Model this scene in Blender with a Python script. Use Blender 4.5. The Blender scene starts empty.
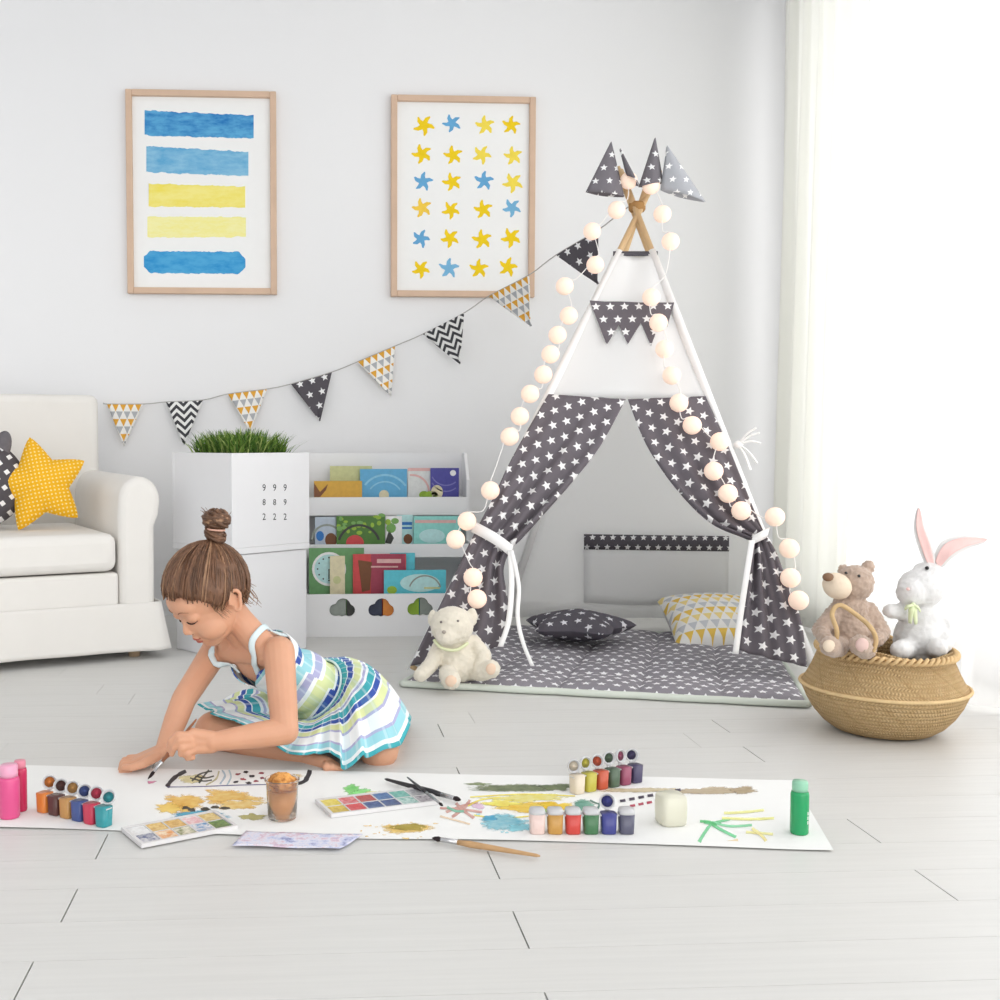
import bpy, bmesh, math, random
from mathutils import Vector, Matrix, noise, Quaternion
from mathutils.bvhtree import BVHTree
random.seed(7)
PI = math.pi
C = bpy.context.scene.collection
V = Vector

# ------------------------------------------------------------------ camera
F_PX, PPX, PPY, HOR, VPX, CAMH = 1150.0, 370.0, 500.0, 438.0, 303.0, 0.70
_ph = math.atan((PPY - HOR) / F_PX)
_th = math.atan((PPX - VPX) / F_PX * math.cos(_ph))
FW = V((math.sin(_th) * math.cos(_ph), math.cos(_th) * math.cos(_ph), -math.sin(_ph)))
RT = V((math.cos(_th), -math.sin(_th), 0))
UP = RT.cross(FW)
CAM = V((0, 0, CAMH))
cd = bpy.data.cameras.new('camera'); cam = bpy.data.objects.new('camera', cd); C.objects.link(cam)
M3 = Matrix((RT, UP, -FW)).transposed()
cam.matrix_world = Matrix.Translation(CAM) @ M3.to_4x4()
cd.sensor_width = 36; cd.sensor_fit = 'HORIZONTAL'; cd.lens = F_PX * 36 / 1000; cd.shift_x = (500 - PPX) / 1000
cd.clip_start = 0.05
bpy.context.scene.camera = cam


def ray(px, py): return FW + RT * ((px - PPX) / F_PX) - UP * ((py - PPY) / F_PX)
def G(px, py, z=0.0):
    d = ray(px, py); return CAM + d * ((z - CAMH) / d.z)
def W(px, py, Y):
    d = ray(px, py); return CAM + d * (Y / d.y)
def PL(px, py, p, n):
    d = ray(px, py); return CAM + d * ((p - CAM).dot(n) / d.dot(n))


# ------------------------------------------------------------------ materials
def lin(c):
    return tuple(((x / 255) / 12.92 if x / 255 <= 0.04045 else ((x / 255 + 0.055) / 1.055) ** 2.4) for x in c) + (1,)

class NB:
    def __init__(s, m):
        s.t = m.node_tree; s.N = s.t.nodes; s.L = s.t.links
    def m(s, op, a, b=None, c=None):
        n = s.N.new('ShaderNodeMath'); n.operation = op
        for i, x in enumerate((a, b, c)):
            if x is None: continue
            if isinstance(x, (int, float)): n.inputs[i].default_value = x
            else: s.L.new(x, n.inputs[i])
        return n.outputs[0]
    def uv(s):
        n = s.N.new('ShaderNodeUVMap'); p = s.N.new('ShaderNodeSeparateXYZ'); s.L.new(n.outputs[0], p.inputs[0])
        return p.outputs[0], p.outputs[1]
    def mix(s, f, a, b):
        n = s.N.new('ShaderNodeMix'); n.data_type = 'RGBA'
        for k, x in ((0, f), (6, a), (7, b)):
            if isinstance(x, (int, float, tuple)): n.inputs[k].default_value = x
            else: s.L.new(x, n.inputs[k])
        return n.outputs[2]
    def noise(s, scale, detail=3, vec=None, rough=.55):
        n = s.N.new('ShaderNodeTexNoise'); n.inputs['Scale'].default_value = scale; n.inputs['Detail'].default_value = detail
        n.inputs['Roughness'].default_value = rough
        if vec is None:
            t = s.N.new('ShaderNodeTexCoord'); vec = t.outputs['Object']
        s.L.new(vec, n.inputs['Vector']); return n.outputs[0]
    def ramp(s, f, stops, const=False):
        n = s.N.new('ShaderNodeValToRGB'); cr = n.color_ramp
        if const: cr.interpolation = 'CONSTANT'
        while len(cr.elements) < len(stops): cr.elements.new(0.5)
        for e, (p, c) in zip(cr.elements, stops): e.position = p; e.color = c
        s.L.new(f, n.inputs[0]); return n.outputs[0]
    def combine(s, a, b, c=0.0):
        n = s.N.new('ShaderNodeCombineXYZ')
        for i, x in enumerate((a, b, c)):
            if isinstance(x, (int, float)): n.inputs[i].default_value = x
            else: s.L.new(x, n.inputs[i])
        return n.outputs[0]
    def bump(s, h, strength=.3, dist=.005):
        n = s.N.new('ShaderNodeBump'); n.inputs['Strength'].default_value = strength; n.inputs['Distance'].default_value = dist
        s.L.new(h, n.inputs['Height']); s.L.new(n.outputs[0], s.bsdf.inputs['Normal'])

def newmat(name, rough=.6, spec=.5):
    m = bpy.data.materials.new(name); m.use_nodes = True
    b = NB(m); b.bsdf = m.node_tree.nodes['Principled BSDF']
    b.bsdf.inputs['Roughness'].default_value = rough
    b.bsdf.inputs['Specular IOR Level'].default_value = spec
    return m, b
_mc = {}
def mat(name, col, rough=.6, spec=.4, var=0.06, scale=30, bump=0, bscale=200, **kw):
    """plain colour with slight procedural mottling"""
    if name in _mc: return _mc[name]
    m, b = newmat(name, rough, spec)
    c = lin(col)
    if var:
        lo = tuple(x * (1 - var) for x in c[:3]) + (1,)
        b.L.new(b.mix(b.noise(scale), lo, tuple(min(1, x * (1 + var * .6)) for x in c[:3]) + (1,)), b.bsdf.inputs['Base Color'])
    else: b.bsdf.inputs['Base Color'].default_value = c
    if bump: b.bump(b.noise(bscale, 2), bump, .002)
    for k, v in kw.items(): b.bsdf.inputs[k.replace('_', ' ')].default_value = v
    _mc[name] = m
    return m

def star_mask(b, cell, R, rot=0.0, inner=.45):
    u, v = b.uv()
    vs = b.m('DIVIDE', v, cell); row = b.m('FLOOR', vs)
    us = b.m('ADD', b.m('DIVIDE', u, cell), b.m('MULTIPLY', b.m('FLOORED_MODULO', row, 2), .5))
    fu = b.m('SUBTRACT', b.m('FRACT', us), .5); fv = b.m('SUBTRACT', b.m('FRACT', vs), .5)
    ang = b.m('ADD', b.m('ARCTAN2', fu, fv), rot + 20 * PI + PI / 5)
    seg = 2 * PI / 5
    a = b.m('ABSOLUTE', b.m('SUBTRACT', b.m('FLOORED_MODULO', ang, seg), seg / 2))
    r = b.m('SQRT', b.m('ADD', b.m('MULTIPLY', fu, fu), b.m('MULTIPLY', fv, fv)))
    x = b.m('MULTIPLY', r, b.m('COSINE', a)); y = b.m('MULTIPLY', r, b.m('SINE', a))
    Ix, Iy = inner * R * math.cos(PI / 5), inner * R * math.sin(PI / 5)
    return b.m('LESS_THAN', b.m('ADD', b.m('MULTIPLY', x, Iy), b.m('MULTIPLY', y, R - Ix)), Iy * R)

def star_mat(name, bg, fg, cell, R=.36, rot=0.0, bump=.15):
    m, b = newmat(name, .85, .2)
    base = b.mix(b.noise(60), lin(bg), tuple(x * .85 for x in lin(bg)[:3]) + (1,))
    b.L.new(b.mix(star_mask(b, cell, R, rot), base, lin(fg)), b.bsdf.inputs['Base Color'])
    b.bump(b.noise(500, 2), bump, .002)
    return m
def tri_mat(name, c, cols, white=(244, 242, 238)):
    m, b = newmat(name, .85, .2)
    u, v = b.uv(); vs = b.m('DIVIDE', v, c); row = b.m('FLOOR', vs); fv = b.m('FRACT', vs)
    us = b.m('ADD', b.m('DIVIDE', u, c), b.m('MULTIPLY', b.m('FLOORED_MODULO', row, 2), .5))
    fu = b.m('FRACT', us)
    ins = b.m('LESS_THAN', b.m('MULTIPLY', b.m('ABSOLUTE', b.m('SUBTRACT', fu, .5)), 2.15), b.m('MULTIPLY', fv, .95))
    pick = b.m('DIVIDE', b.m('ADD', b.m('FLOORED_MODULO', row, len(cols)), .5), len(cols))
    col = b.ramp(pick, [(i / len(cols), lin(x)) for i, x in enumerate(cols)], True)
    b.L.new(b.mix(ins, lin(white), col), b.bsdf.inputs['Base Color'])
    b.bump(b.noise(500, 2), .15, .002)
    return m
def chevron_mat(name, period, width, dark, white=(240, 240, 238)):
    m, b = newmat(name, .85, .2)
    u, v = b.uv()
    z = b.m('MULTIPLY', b.m('ABSOLUTE', b.m('SUBTRACT', b.m('FRACT', b.m('DIVIDE', u, width)), .5)), width / period * 1.0)
    f = b.m('FRACT', b.m('ADD', b.m('DIVIDE', v, period), z))
    b.L.new(b.mix(b.m('LESS_THAN', f, .5), lin(white), lin(dark)), b.bsdf.inputs['Base Color'])
    b.bump(b.noise(500, 2), .15, .002)
    return m
def check_mat(name, c, bg, fg):
    m, b = newmat(name, .85, .2)
    u, v = b.uv()
    a = b.m('LESS_THAN', b.m('ABSOLUTE', b.m('SUBTRACT', b.m('FRACT', b.m('DIVIDE', u, c)), .5)), .2)
    d = b.m('LESS_THAN', b.m('ABSOLUTE', b.m('SUBTRACT', b.m('FRACT', b.m('DIVIDE', v, c)), .5)), .2)
    b.L.new(b.mix(b.m('MULTIPLY', a, d), lin(bg), lin(fg)), b.bsdf.inputs['Base Color'])
    return m
def cloth_mat(name, col, trans=.35, transp=0.0):
    """thin cloth that lets some light through"""
    m = bpy.data.materials.new(name); m.use_nodes = True; N, L = m.node_tree.nodes, m.node_tree.links
    N.remove(N['Principled BSDF']); out = N['Material Output']
    d = N.new('ShaderNodeBsdfDiffuse'); t = N.new('ShaderNodeBsdfTranslucent'); mx = N.new('ShaderNodeMixShader')
    tc = N.new('ShaderNodeTexCoord'); nz = N.new('ShaderNodeTexNoise'); nz.inputs['Scale'].default_value = 400
    L.new(tc.outputs['Object'], nz.inputs['Vector'])
    bp = N.new('ShaderNodeBump'); bp.inputs['Strength'].default_value = .1; bp.inputs['Distance'].default_value = .002
    L.new(nz.outputs[0], bp.inputs['Height']); L.new(bp.outputs[0], d.inputs['Normal'])
    d.inputs[0].default_value = lin(col); t.inputs[0].default_value = lin(col)
    mx.inputs[0].default_value = trans; L.new(d.outputs[0], mx.inputs[1]); L.new(t.outputs[0], mx.inputs[2])
    o = mx.outputs[0]
    if transp:
        tr = N.new('ShaderNodeBsdfTransparent'); m2 = N.new('ShaderNodeMixShader'); m2.inputs[0].default_value = transp
        L.new(o, m2.inputs[1]); L.new(tr.outputs[0], m2.inputs[2]); o = m2.outputs[0]
    L.new(o, out.inputs[0])
    return m


# ------------------------------------------------------------------ mesh builder
class MB:
    def __init__(s): s.v, s.f, s.uv, s.mi, s.sm = [], [], [], [], []
    def add(s, vs, fs, mi=0, smooth=False, uv=None):
        o = len(s.v); s.v += [V(p) for p in vs]
        s.uv += list(uv) if uv else [(0, 0)] * len(vs)
        for f in fs: s.f.append(tuple(o + i for i in f)); s.mi.append(mi); s.sm.append(smooth)
        return s
    def box(s, lo, hi, mi=0, mx=None):
        x0, y0, z0 = lo; x1, y1, z1 = hi
        p = [V(q) for q in ((x0, y0, z0), (x1, y0, z0), (x1, y1, z0), (x0, y1, z0), (x0, y0, z1), (x1, y0, z1), (x1, y1, z1), (x0, y1, z1))]
        if mx: p = [mx @ q for q in p]
        return s.add(p, [(0, 3, 2, 1), (4, 5, 6, 7), (0, 1, 5, 4), (1, 2, 6, 5), (2, 3, 7, 6), (3, 0, 4, 7)], mi)
    def tube(s, pts, rad, n=10, mi=0, cap=True, flat=1.0):
        pts = [V(p) for p in pts]; k = len(pts)
        rr = rad if isinstance(rad, (list, tuple)) else [rad] * k
        vs, fs = [], []
        t0 = (pts[1] - pts[0]).normalized(); up = V((0, 0, 1)) if abs(t0.z) < .9 else V((1, 0, 0))
        a = t0.cross(up).normalized()
        for i, p in enumerate(pts):
            t = (pts[min(i + 1, k - 1)] - pts[max(i - 1, 0)])
            t = t.normalized() if t.length > 1e-9 else t0
            a = (a - t * a.dot(t)).normalized(); b = t.cross(a)
            for j in range(n):
                w = 2 * PI * j / n; vs.append(p + (a * math.cos(w) + b * math.sin(w) * flat) * rr[i])
        for i in range(k - 1):
            for j in range(n): fs.append((i * n + j, i * n + (j + 1) % n, (i + 1) * n + (j + 1) % n, (i + 1) * n + j))
        if cap: fs += [tuple(range(n))[::-1], tuple(range((k - 1) * n, k * n))]
        return s.add(vs, fs, mi, True)
    def lathe(s, prof, c=(0, 0, 0), n=32, mi=0, capb=True, capt=False, mx=None, uvs=1.0, smooth=True, sq=1.0):
        vs, fs, uv = [], [], []; c = V(c); L = 0
        for i, (r, z) in enumerate(prof):
            if i: L += math.hypot(r - prof[i - 1][0], z - prof[i - 1][1])
            for j in range(n + 1):
                w = 2 * PI * j / n
                q = 1.0 if sq == 1.0 else (abs(math.cos(w)) ** sq + abs(math.sin(w)) ** sq) ** (-1 / sq)
                p = V((r * q * math.cos(w), r * q * math.sin(w), z))
                vs.append((mx @ p if mx else p) + c); uv.append((j / n * uvs, L))
        m = n + 1
        for i in range(len(prof) - 1):
            for j in range(n): fs.append((i * m + j, i * m + j + 1, (i + 1) * m + j + 1, (i + 1) * m + j))
        if capb: fs.append(tuple(range(n))[::-1])
        if capt: fs.append(tuple((len(prof) - 1) * m + j for j in range(n)))
        return s.add(vs, fs, mi, smooth, uv)
    def ell(s, c, r, mx=None, n=20, k=12, mi=0):
        c = V(c); r = (r, r, r) if isinstance(r, (int, float)) else r
        vs, fs = [], []
        for i in range(k + 1):
            t = PI * i / k
            for j in range(n):
                w = 2 * PI * j / n
                p = V((r[0] * math.sin(t) * math.cos(w), r[1] * math.sin(t) * math.sin(w), -r[2] * math.cos(t)))
                vs.append((mx @ p if mx else p) + c)
        for i in range(k):
            for j in range(n): fs.append((i * n + j, i * n + (j + 1) % n, (i + 1) * n + (j + 1) % n, (i + 1) * n + j))
        return s.add(vs, fs, mi, True)
    def cap(s, a, b, ra, rb, n=16):
        """capsule with two radii"""
        a, b = V(a), V(b); d = (b - a).normalized()
        q = d.to_track_quat('Z', 'Y').to_matrix(); L = (b - a).length
        prof = [(ra * math.sin(t), -ra * math.cos(t)) for t in [PI / 2 * i / 5 for i in range(6)]]
        prof[0] = (1e-4, -ra)
        prof += [(rb * math.cos(t), L + rb * math.sin(t)) for t in [PI / 2 * i / 5 for i in range(6)]]
        prof[-1] = (1e-4, L + rb)
        return s.lathe(prof, a, n, 0, True, True, q)
    def grid(s, fn, nu, nv, mi=0, uvf=None, smooth=True, closed=False):
        vs, uv, fs = [], [], []
        for i in range(nv + 1):
            for j in range(nu + 1):
                u, v = j / nu, i / nv
                p = V(fn(u, v)); vs.append(p); uv.append(uvf(u, v, p) if uvf else (u, v))
        m = nu + 1
        for i in range(nv):
            for j in range(nu): fs.append((i * m + j, i * m + j + 1, (i + 1) * m + j + 1, (i + 1) * m + j))
        return s.add(vs, fs, mi, smooth, uv)
    def prism(s, poly, z0, z1, mi=0, mx=None):
        """outline in local xy, from z0 to z1"""
        n = len(poly); vs = [V((x, y, z0)) for x, y in poly] + [V((x, y, z1)) for x, y in poly]
        if mx: vs = [mx @ p for p in vs]
        fs = [tuple(range(n))[::-1], tuple(range(n, 2 * n))] + [(i, (i + 1) % n, n + (i + 1) % n, n + i) for i in range(n)]
        return s.add(vs, fs, mi, False, [(x, y) for x, y in poly] * 2)

def mesh_obj(name, mb, mats, parent=None, world=False, solid=0, bevel=0, subd=0, soff=0):
    me = bpy.data.meshes.new(name)
    off = parent.location if (world and parent) else V((0, 0, 0))
    if world and parent and parent.rotation_euler.z:
        Ri = Matrix.Rotation(-parent.rotation_euler.z, 3, 'Z'); vs = [Ri @ (p - off) for p in mb.v]
    else: vs = [p - off for p in mb.v]
    me.from_pydata(vs, [], mb.f)
    me.validate(clean_customdata=False)
    if len(me.polygons) == len(mb.f):
        me.polygons.foreach_set('material_index', mb.mi); me.polygons.foreach_set('use_smooth', mb.sm)
    ul = me.uv_layers.new(name='UVMap')
    for l in me.loops: ul.data[l.index].uv = mb.uv[l.vertex_index]
    for m in (mats if isinstance(mats, (list, tuple)) else [mats]): me.materials.append(m)
    o = bpy.data.objects.new(name, me); C.objects.link(o)
    if parent: o.parent = parent
    if solid:
        md = o.modifiers.new('Solidify', 'SOLIDIFY'); md.thickness = solid; md.offset = soff
    if bevel:
        md = o.modifiers.new('Bevel', 'BEVEL'); md.width = bevel; md.segments = 3; md.limit_method = 'ANGLE'; md.harden_normals = False
        for p in me.polygons: p.use_smooth = True
        me.set_sharp_from_angle(angle=math.radians(35)) if not subd else None
    if subd:
        md = o.modifiers.new('Subdivision', 'SUBSURF'); md.levels = subd; md.render_levels = subd
    return o
def thing(name, label, cat, loc=(0, 0, 0), rz=0, group=None):
    o = bpy.data.objects.new(name, None); C.objects.link(o); o.empty_display_size = .05
    o.location = loc; o.rotation_euler = (0, 0, rz); tag(o, label, cat, group); return o
def tag(o, label, cat, group=None, kind=None):
    if label: o['label'] = label
    if cat: o['category'] = cat
    if group: o['group'] = group
    if kind: o['kind'] = kind
    return o
def struct(name, mb, mats, **k):
    o = mesh_obj(name, mb, mats, **k); o['kind'] = 'structure'; return o
def blob(name, mb, mats, parent=None, world=True, voxel=.004, smooth=6, fuzz=0, fscale=60):
    """fuse overlapping closed shapes into one continuous skin"""
    o = mesh_obj('tmp', mb, mats)
    r = o.modifiers.new('Remesh', 'REMESH'); r.mode = 'VOXEL'; r.voxel_size = voxel; r.use_smooth_shade = True
    if smooth:
        sm = o.modifiers.new('Smooth', 'SMOOTH'); sm.factor = .5; sm.iterations = smooth
    dg = bpy.context.evaluated_depsgraph_get()
    me = bpy.data.meshes.new_from_object(o.evaluated_get(dg)); me.name = name
    old = o.data; bpy.data.objects.remove(o); bpy.data.meshes.remove(old)
    if fuzz:
        nr = [v.normal.copy() for v in me.vertices]
        for v, n in zip(me.vertices, nr):
            v.co += n * (noise.noise(v.co * fscale) * fuzz + noise.noise(v.co * fscale * 2.7) * fuzz * .6)
    if parent and world:
        off = parent.location.copy(); rz = parent.rotation_euler.z
        mt = Matrix.Rotation(-rz, 4, 'Z') @ Matrix.Translation(-off); me.transform(mt)
    if not me.materials:
        for m in (mats if isinstance(mats, (list, tuple)) else [mats]): me.materials.append(m)
    for p in me.polygons: p.use_smooth = True
    me.update()
    o = bpy.data.objects.new(name, me); C.objects.link(o)
    if parent: o.parent = parent
    return o
def bez(pts, n=12):
    """smooth curve through points (catmull-rom)"""
    pts = [V(p) for p in pts]; out = []
    for i in range(len(pts) - 1):
        p0, p1, p2, p3 = pts[max(i - 1, 0)], pts[i], pts[i + 1], pts[min(i + 2, len(pts) - 1)]
        for k in range(n):
            t = k / n
            out.append(.5 * ((2 * p1) + (p2 - p0) * t + (2 * p0 - 5 * p1 + 4 * p2 - p3) * t * t + (3 * p1 - p0 - 3 * p2 + p3) * t ** 3))
    out.append(pts[-1]); return out
def star_poly(R, r, n=5, a0=PI / 2):
    return [((R if i % 2 == 0 else r) * math.cos(a0 + i * PI / n), (R if i % 2 == 0 else r) * math.sin(a0 + i * PI / n)) for i in range(2 * n)]
def copy_tree(o, parent=None):
    c = o.copy(); C.objects.link(c)
    if parent: c.parent = parent
    for ch in list(o.children): copy_tree(ch, c)
    return c
def textmesh(txt, size):
    cu = bpy.data.curves.new('t', 'FONT'); cu.body = txt; cu.size = size; cu.align_x = 'CENTER'; cu.align_y = 'CENTER'; cu.resolution_u = 3
    o = bpy.data.objects.new('t', cu); C.objects.link(o)
    me = bpy.data.meshes.new_from_object(o.evaluated_get(bpy.context.evaluated_depsgraph_get()))
    r = ([v.co.copy() for v in me.vertices], [tuple(p.vertices) for p in me.polygons])
    bpy.data.objects.remove(o); bpy.data.meshes.remove(me); return r
# ------------------------------------------------------------------ room
WALLY = 4.55
M_wall = mat('white_wall_paint', (238, 238, 239), .8, .2, .012, 3, .05, 300)
wb = MB().box((-3.2, WALLY, -.02), (1.98, WALLY + .12, 2.75)); struct('wall_back', wb, M_wall)

# floor: long white painted boards with staggered end joints
fm, fb = newmat('white_floorboards', .42, .35)
tc = fb.N.new('ShaderNodeTexCoord'); mp = fb.N.new('ShaderNodeMapping'); mp.inputs['Scale'].default_value = (1.2, 26, 1)
fb.L.new(tc.outputs['Object'], mp.inputs[0])
gr = fb.noise(3, 5, mp.outputs[0])
fb.L.new(fb.mix(gr, lin((207, 206, 203)), lin((221, 220, 217))), fb.bsdf.inputs['Base Color']); fb.bump(gr, .12, .003)
M_gap = mat('board_gap', (150, 148, 144), .9, .1, .1)
floor = MB()
BW = .1245; YB0 = 1.653 - 10 * BW
seam_px = [(68, 908), (23, 982), (522, 932), (546, 996), (100, 850), (494, 866), (936, 885), (864, 831), (441, 731), (719, 725), (755, 755), (460, 775)]
seams = {}
for px, py in seam_px:
    p = G(px, py); seams.setdefault(int((p.y - YB0) // BW), []).append(p.x)
rnd = random.Random(3)
for k in range(0, 36):
    y0 = YB0 + k * BW + .0004; y1 = y0 + BW - .0008
    xs = sorted(seams.get(k, [])); cuts = list(xs)
    if not xs: cuts = [rnd.uniform(-2.9, -1.6)]
    while cuts[0] > -2.6: cuts.insert(0, cuts[0] - rnd.uniform(1.3, 1.7))
    while cuts[-1] < 2.4: cuts.append(cuts[-1] + rnd.uniform(1.35, 1.8))
    ed = [-3.2] + [c for c in cuts if -3.1 < c < 2.5] + [2.6]
    for a, b in zip(ed, ed[1:]):
        g_ = .0012 if k in seams else .0005; floor.box((a + g_, y0, -.014), (b - g_, y1, 0))
floor.box((-3.2, YB0, -.03), (2.6, YB0 + 36 * BW, -.0145), 1)
struct('floor', floor, [fm, M_gap])

# right wall with the big window
XW = 1.96
wr = MB()
wr.box((XW, 4.3, -.02), (XW + .14, WALLY + .12, 2.75)); wr.box((XW, .6, -.02), (XW + .14, 4.3, .10)); wr.box((XW, .6, 2.45), (XW + .14, 4.3, 2.75)); wr.box((XW, .3, -.02), (XW + .14, .6, 2.75))
struct('wall_right', wr, M_wall)
struct('ceiling', MB().box((-3.2, -.4, 2.75), (XW + .14, WALLY + .12, 2.85)), M_wall)
M_wf = mat('window_frame_white', (245, 245, 245), .4, .4, .01)
wn = MB()
for a, b in ((.6, .66), (4.24, 4.3), (2.42, 2.49)): wn.box((XW + .05, a, .1), (XW + .10, b, 2.45))
for a, b in ((.1, .16), (2.39, 2.45)): wn.box((XW + .05, .66, a), (XW + .10, 4.24, b))
win = struct('window_1', wn, M_wf)
gm = bpy.data.materials.new('window_glass'); gm.use_nodes = True; N = gm.node_tree.nodes
N.remove(N['Principled BSDF']); g1 = N.new('ShaderNodeBsdfTransparent'); g2 = N.new('ShaderNodeBsdfGlossy'); g2.inputs['Roughness'].default_value = .02; g3 = N.new('ShaderNodeMixShader'); g3.inputs[0].default_value = .05
gm.node_tree.links.new(g1.outputs[0], g3.inputs[1]); gm.node_tree.links.new(g2.outputs[0], g3.inputs[2]); gm.node_tree.links.new(g3.outputs[0], N['Material Output'].inputs[0])
for a, b in ((.66, 2.42), (2.49, 4.24)):
    mesh_obj('window_pane', MB().box((XW + .07, a, .16), (XW + .076, b, 2.39)), gm, win)

# curtains on the right: an opaque gathered drape in the corner and a sheer one across the window
M_drape = cloth_mat('drape_cotton', (250, 250, 247), .58)
M_sheer = cloth_mat('sheer_voile', (252, 252, 252), .6, .38)
def drape(x, y0, y1, waves, amp, z0, z1, n=120, lean=0.0):
    def fn(u, v):
        y = y0 + (y1 - y0) * u; z = z1 + (z0 - z1) * v
        w = math.sin(u * waves * 2 * PI + .8 * math.sin(v * 2.1)) + .35 * math.sin(u * waves * 4.3 * PI + 1.3 + v)
        return V((x + lean * v + amp * (.55 + .45 * v) * w, y + .012 * math.sin(u * 40 + v * 3), z))
    return MB().grid(fn, n, 24)
cu = mesh_obj('curtain', drape(1.835, 4.38, 3.60, 6, .028, .015, 2.7, 160), M_drape, solid=.002)
tag(cu, 'off-white opaque drape hanging in soft folds in the room corner', 'curtain')
sc_ = mesh_obj('sheer_curtain', drape(1.80, 3.63, .8, 17, .03, .012, 2.7, 330, -.06), M_sheer)
tag(sc_, 'bright sheer white curtain hanging in front of the window behind the basket', 'curtain')

# ------------------------------------------------------------------ light
w = bpy.data.worlds.new('world'); bpy.context.scene.world = w; w.use_nodes = True
bg = w.node_tree.nodes['Background']; bg.inputs[0].default_value = (.96, .98, 1, 1); bg.inputs[1].default_value = .85
def area(name, w_, h_, e, loc, rot, col=(1, 1, 1)):
    sl = bpy.data.lights.new(name, 'AREA'); sl.shape = 'RECTANGLE'; sl.size = w_; sl.size_y = h_; sl.energy = e; sl.color = col
    so = bpy.data.objects.new(name, sl); C.objects.link(so); so.location = loc; so.rotation_euler = rot; return so
area('window_daylight', 2.3, 3.6, 50, (XW + .45, 2.45, 1.28), (0, PI / 2, 0), (1, .985, .96))
sn = bpy.data.lights.new('soft_daylight', 'SUN'); sn.energy = 1.65; sn.angle = math.radians(70); sn.color = (1, .985, .96)
so = bpy.data.objects.new('soft_daylight', sn); C.objects.link(so); so.rotation_euler = V((-.45, 1.0, -.38)).to_track_quat('-Z', 'Y').to_euler()
vs = bpy.context.scene.view_settings; vs.view_transform = 'Standard'; vs.look = 'None'; vs.gamma = 1; vs.exposure = 0.15; vs.use_curve_mapping = False

# ------------------------------------------------------------------ framed pictures on the wall
M_oak = mat('pale_oak_frame', (214, 184, 160), .5, .3, .12, 18)
M_paperw = mat('white_drawing_paper', (243, 243, 242), .8, .2, .02)
def water(name, c1, c2, sx=9):
    m, b = newmat(name, .7, .2); t = b.N.new('ShaderNodeTexCoord'); mp = b.N.new('ShaderNodeMapping'); mp.inputs['Scale'].default_value = (sx, 25, 25); b.L.new(t.outputs['Object'], mp.inputs[0])
    b.L.new(b.ramp(b.noise(1.6, 5, mp.outputs[0], .65), [(.3, lin(c1)), (.62, lin(c2))]), b.bsdf.inputs['Base Color']); return m
M_w1 = water('deep_blue_watercolour', (28, 112, 186), (96, 172, 216)); M_w2 = water('mid_blue_watercolour', (84, 160, 208), (138, 192, 222))
M_w3 = water('lemon_watercolour', (240, 224, 96), (245, 234, 140)); M_w4 = water('pale_lemon_watercolour', (242, 234, 140), (246, 242, 178)); M_w5 = water('sky_blue_watercolour', (40, 140, 204), (84, 170, 218))
def picture_frame(corners, label, art):
    yw = WALLY - .001
    p = [W(x, y, yw - .02) for x, y in corners]
    x0 = (p[0].x + p[3].x) / 2; x1 = (p[1].x + p[2].x) / 2; z1 = (p[0].z + p[1].z) / 2; z0 = (p[2].z + p[3].z) / 2
    t = thing('framed_picture', label, 'picture', ((x0 + x1) / 2, yw, z0))
    fw = .024; b = MB(); y0 = yw - .028
    for lo, hi in (((x0, y0, z0), (x0 + fw, yw, z1)), ((x1 - fw, y0, z0), (x1, yw, z1)), ((x0 + fw, y0, z0), (x1 - fw, yw, z0 + fw)), ((x0 + fw, y0, z1 - fw), (x1 - fw, yw, z1))): b.box(lo, hi)
    mesh_obj('frame', b, M_oak, t, True, bevel=.003)
    a = MB().box((x0 + fw, yw - .012, z0 + fw), (x1 - fw, yw - .004, z1 - fw))
    mats = [M_paperw]; art(a, mats, yw - .0123)
    mesh_obj('print', a, mats, t, True)
    return t
def strokes(a, mats, y):
    mats += [M_w1, M_w2, M_w3, M_w4, M_w5]; r = random.Random(4)
    for i, (xa, ya, xb, yb, hh, hb) in enumerate([(145, 123, 254, 127, 25, 23), (145, 159, 247, 164, 26, 24), (147, 195, 245, 197, 23, 21), (146, 227, 244, 227, 21, 20), (145, 262, 246, 263, 22, 22)]):
        n = 60; top, bot = [], []
        for k in range(n + 1):
            u = k / n; x = xa + (xb - xa) * u; yc = ya + (yb - ya) * u; h = (hh + (hb - hh) * u) / 2
            if i == 4: h *= min(1, (1 - u) * 9 + .35, u * 12 + .5)
            e = 1.2 * noise.noise(V((x * .12, i * 7, 0))) + r.uniform(-.35, .35); e2 = 1.2 * noise.noise(V((x * .12, i * 7, 9))) + r.uniform(-.35, .35)
            xj = x + (r.uniform(-2, 2) if k in (0, n) else 0)
            top.append(W(xj, yc - h + e, y)); bot.append(W(xj, yc + h + e2, y))
        a.add(top + bot, [(k, n + 1 + k, n + 2 + k, k + 1) for k in range(n)], i + 1)
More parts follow.
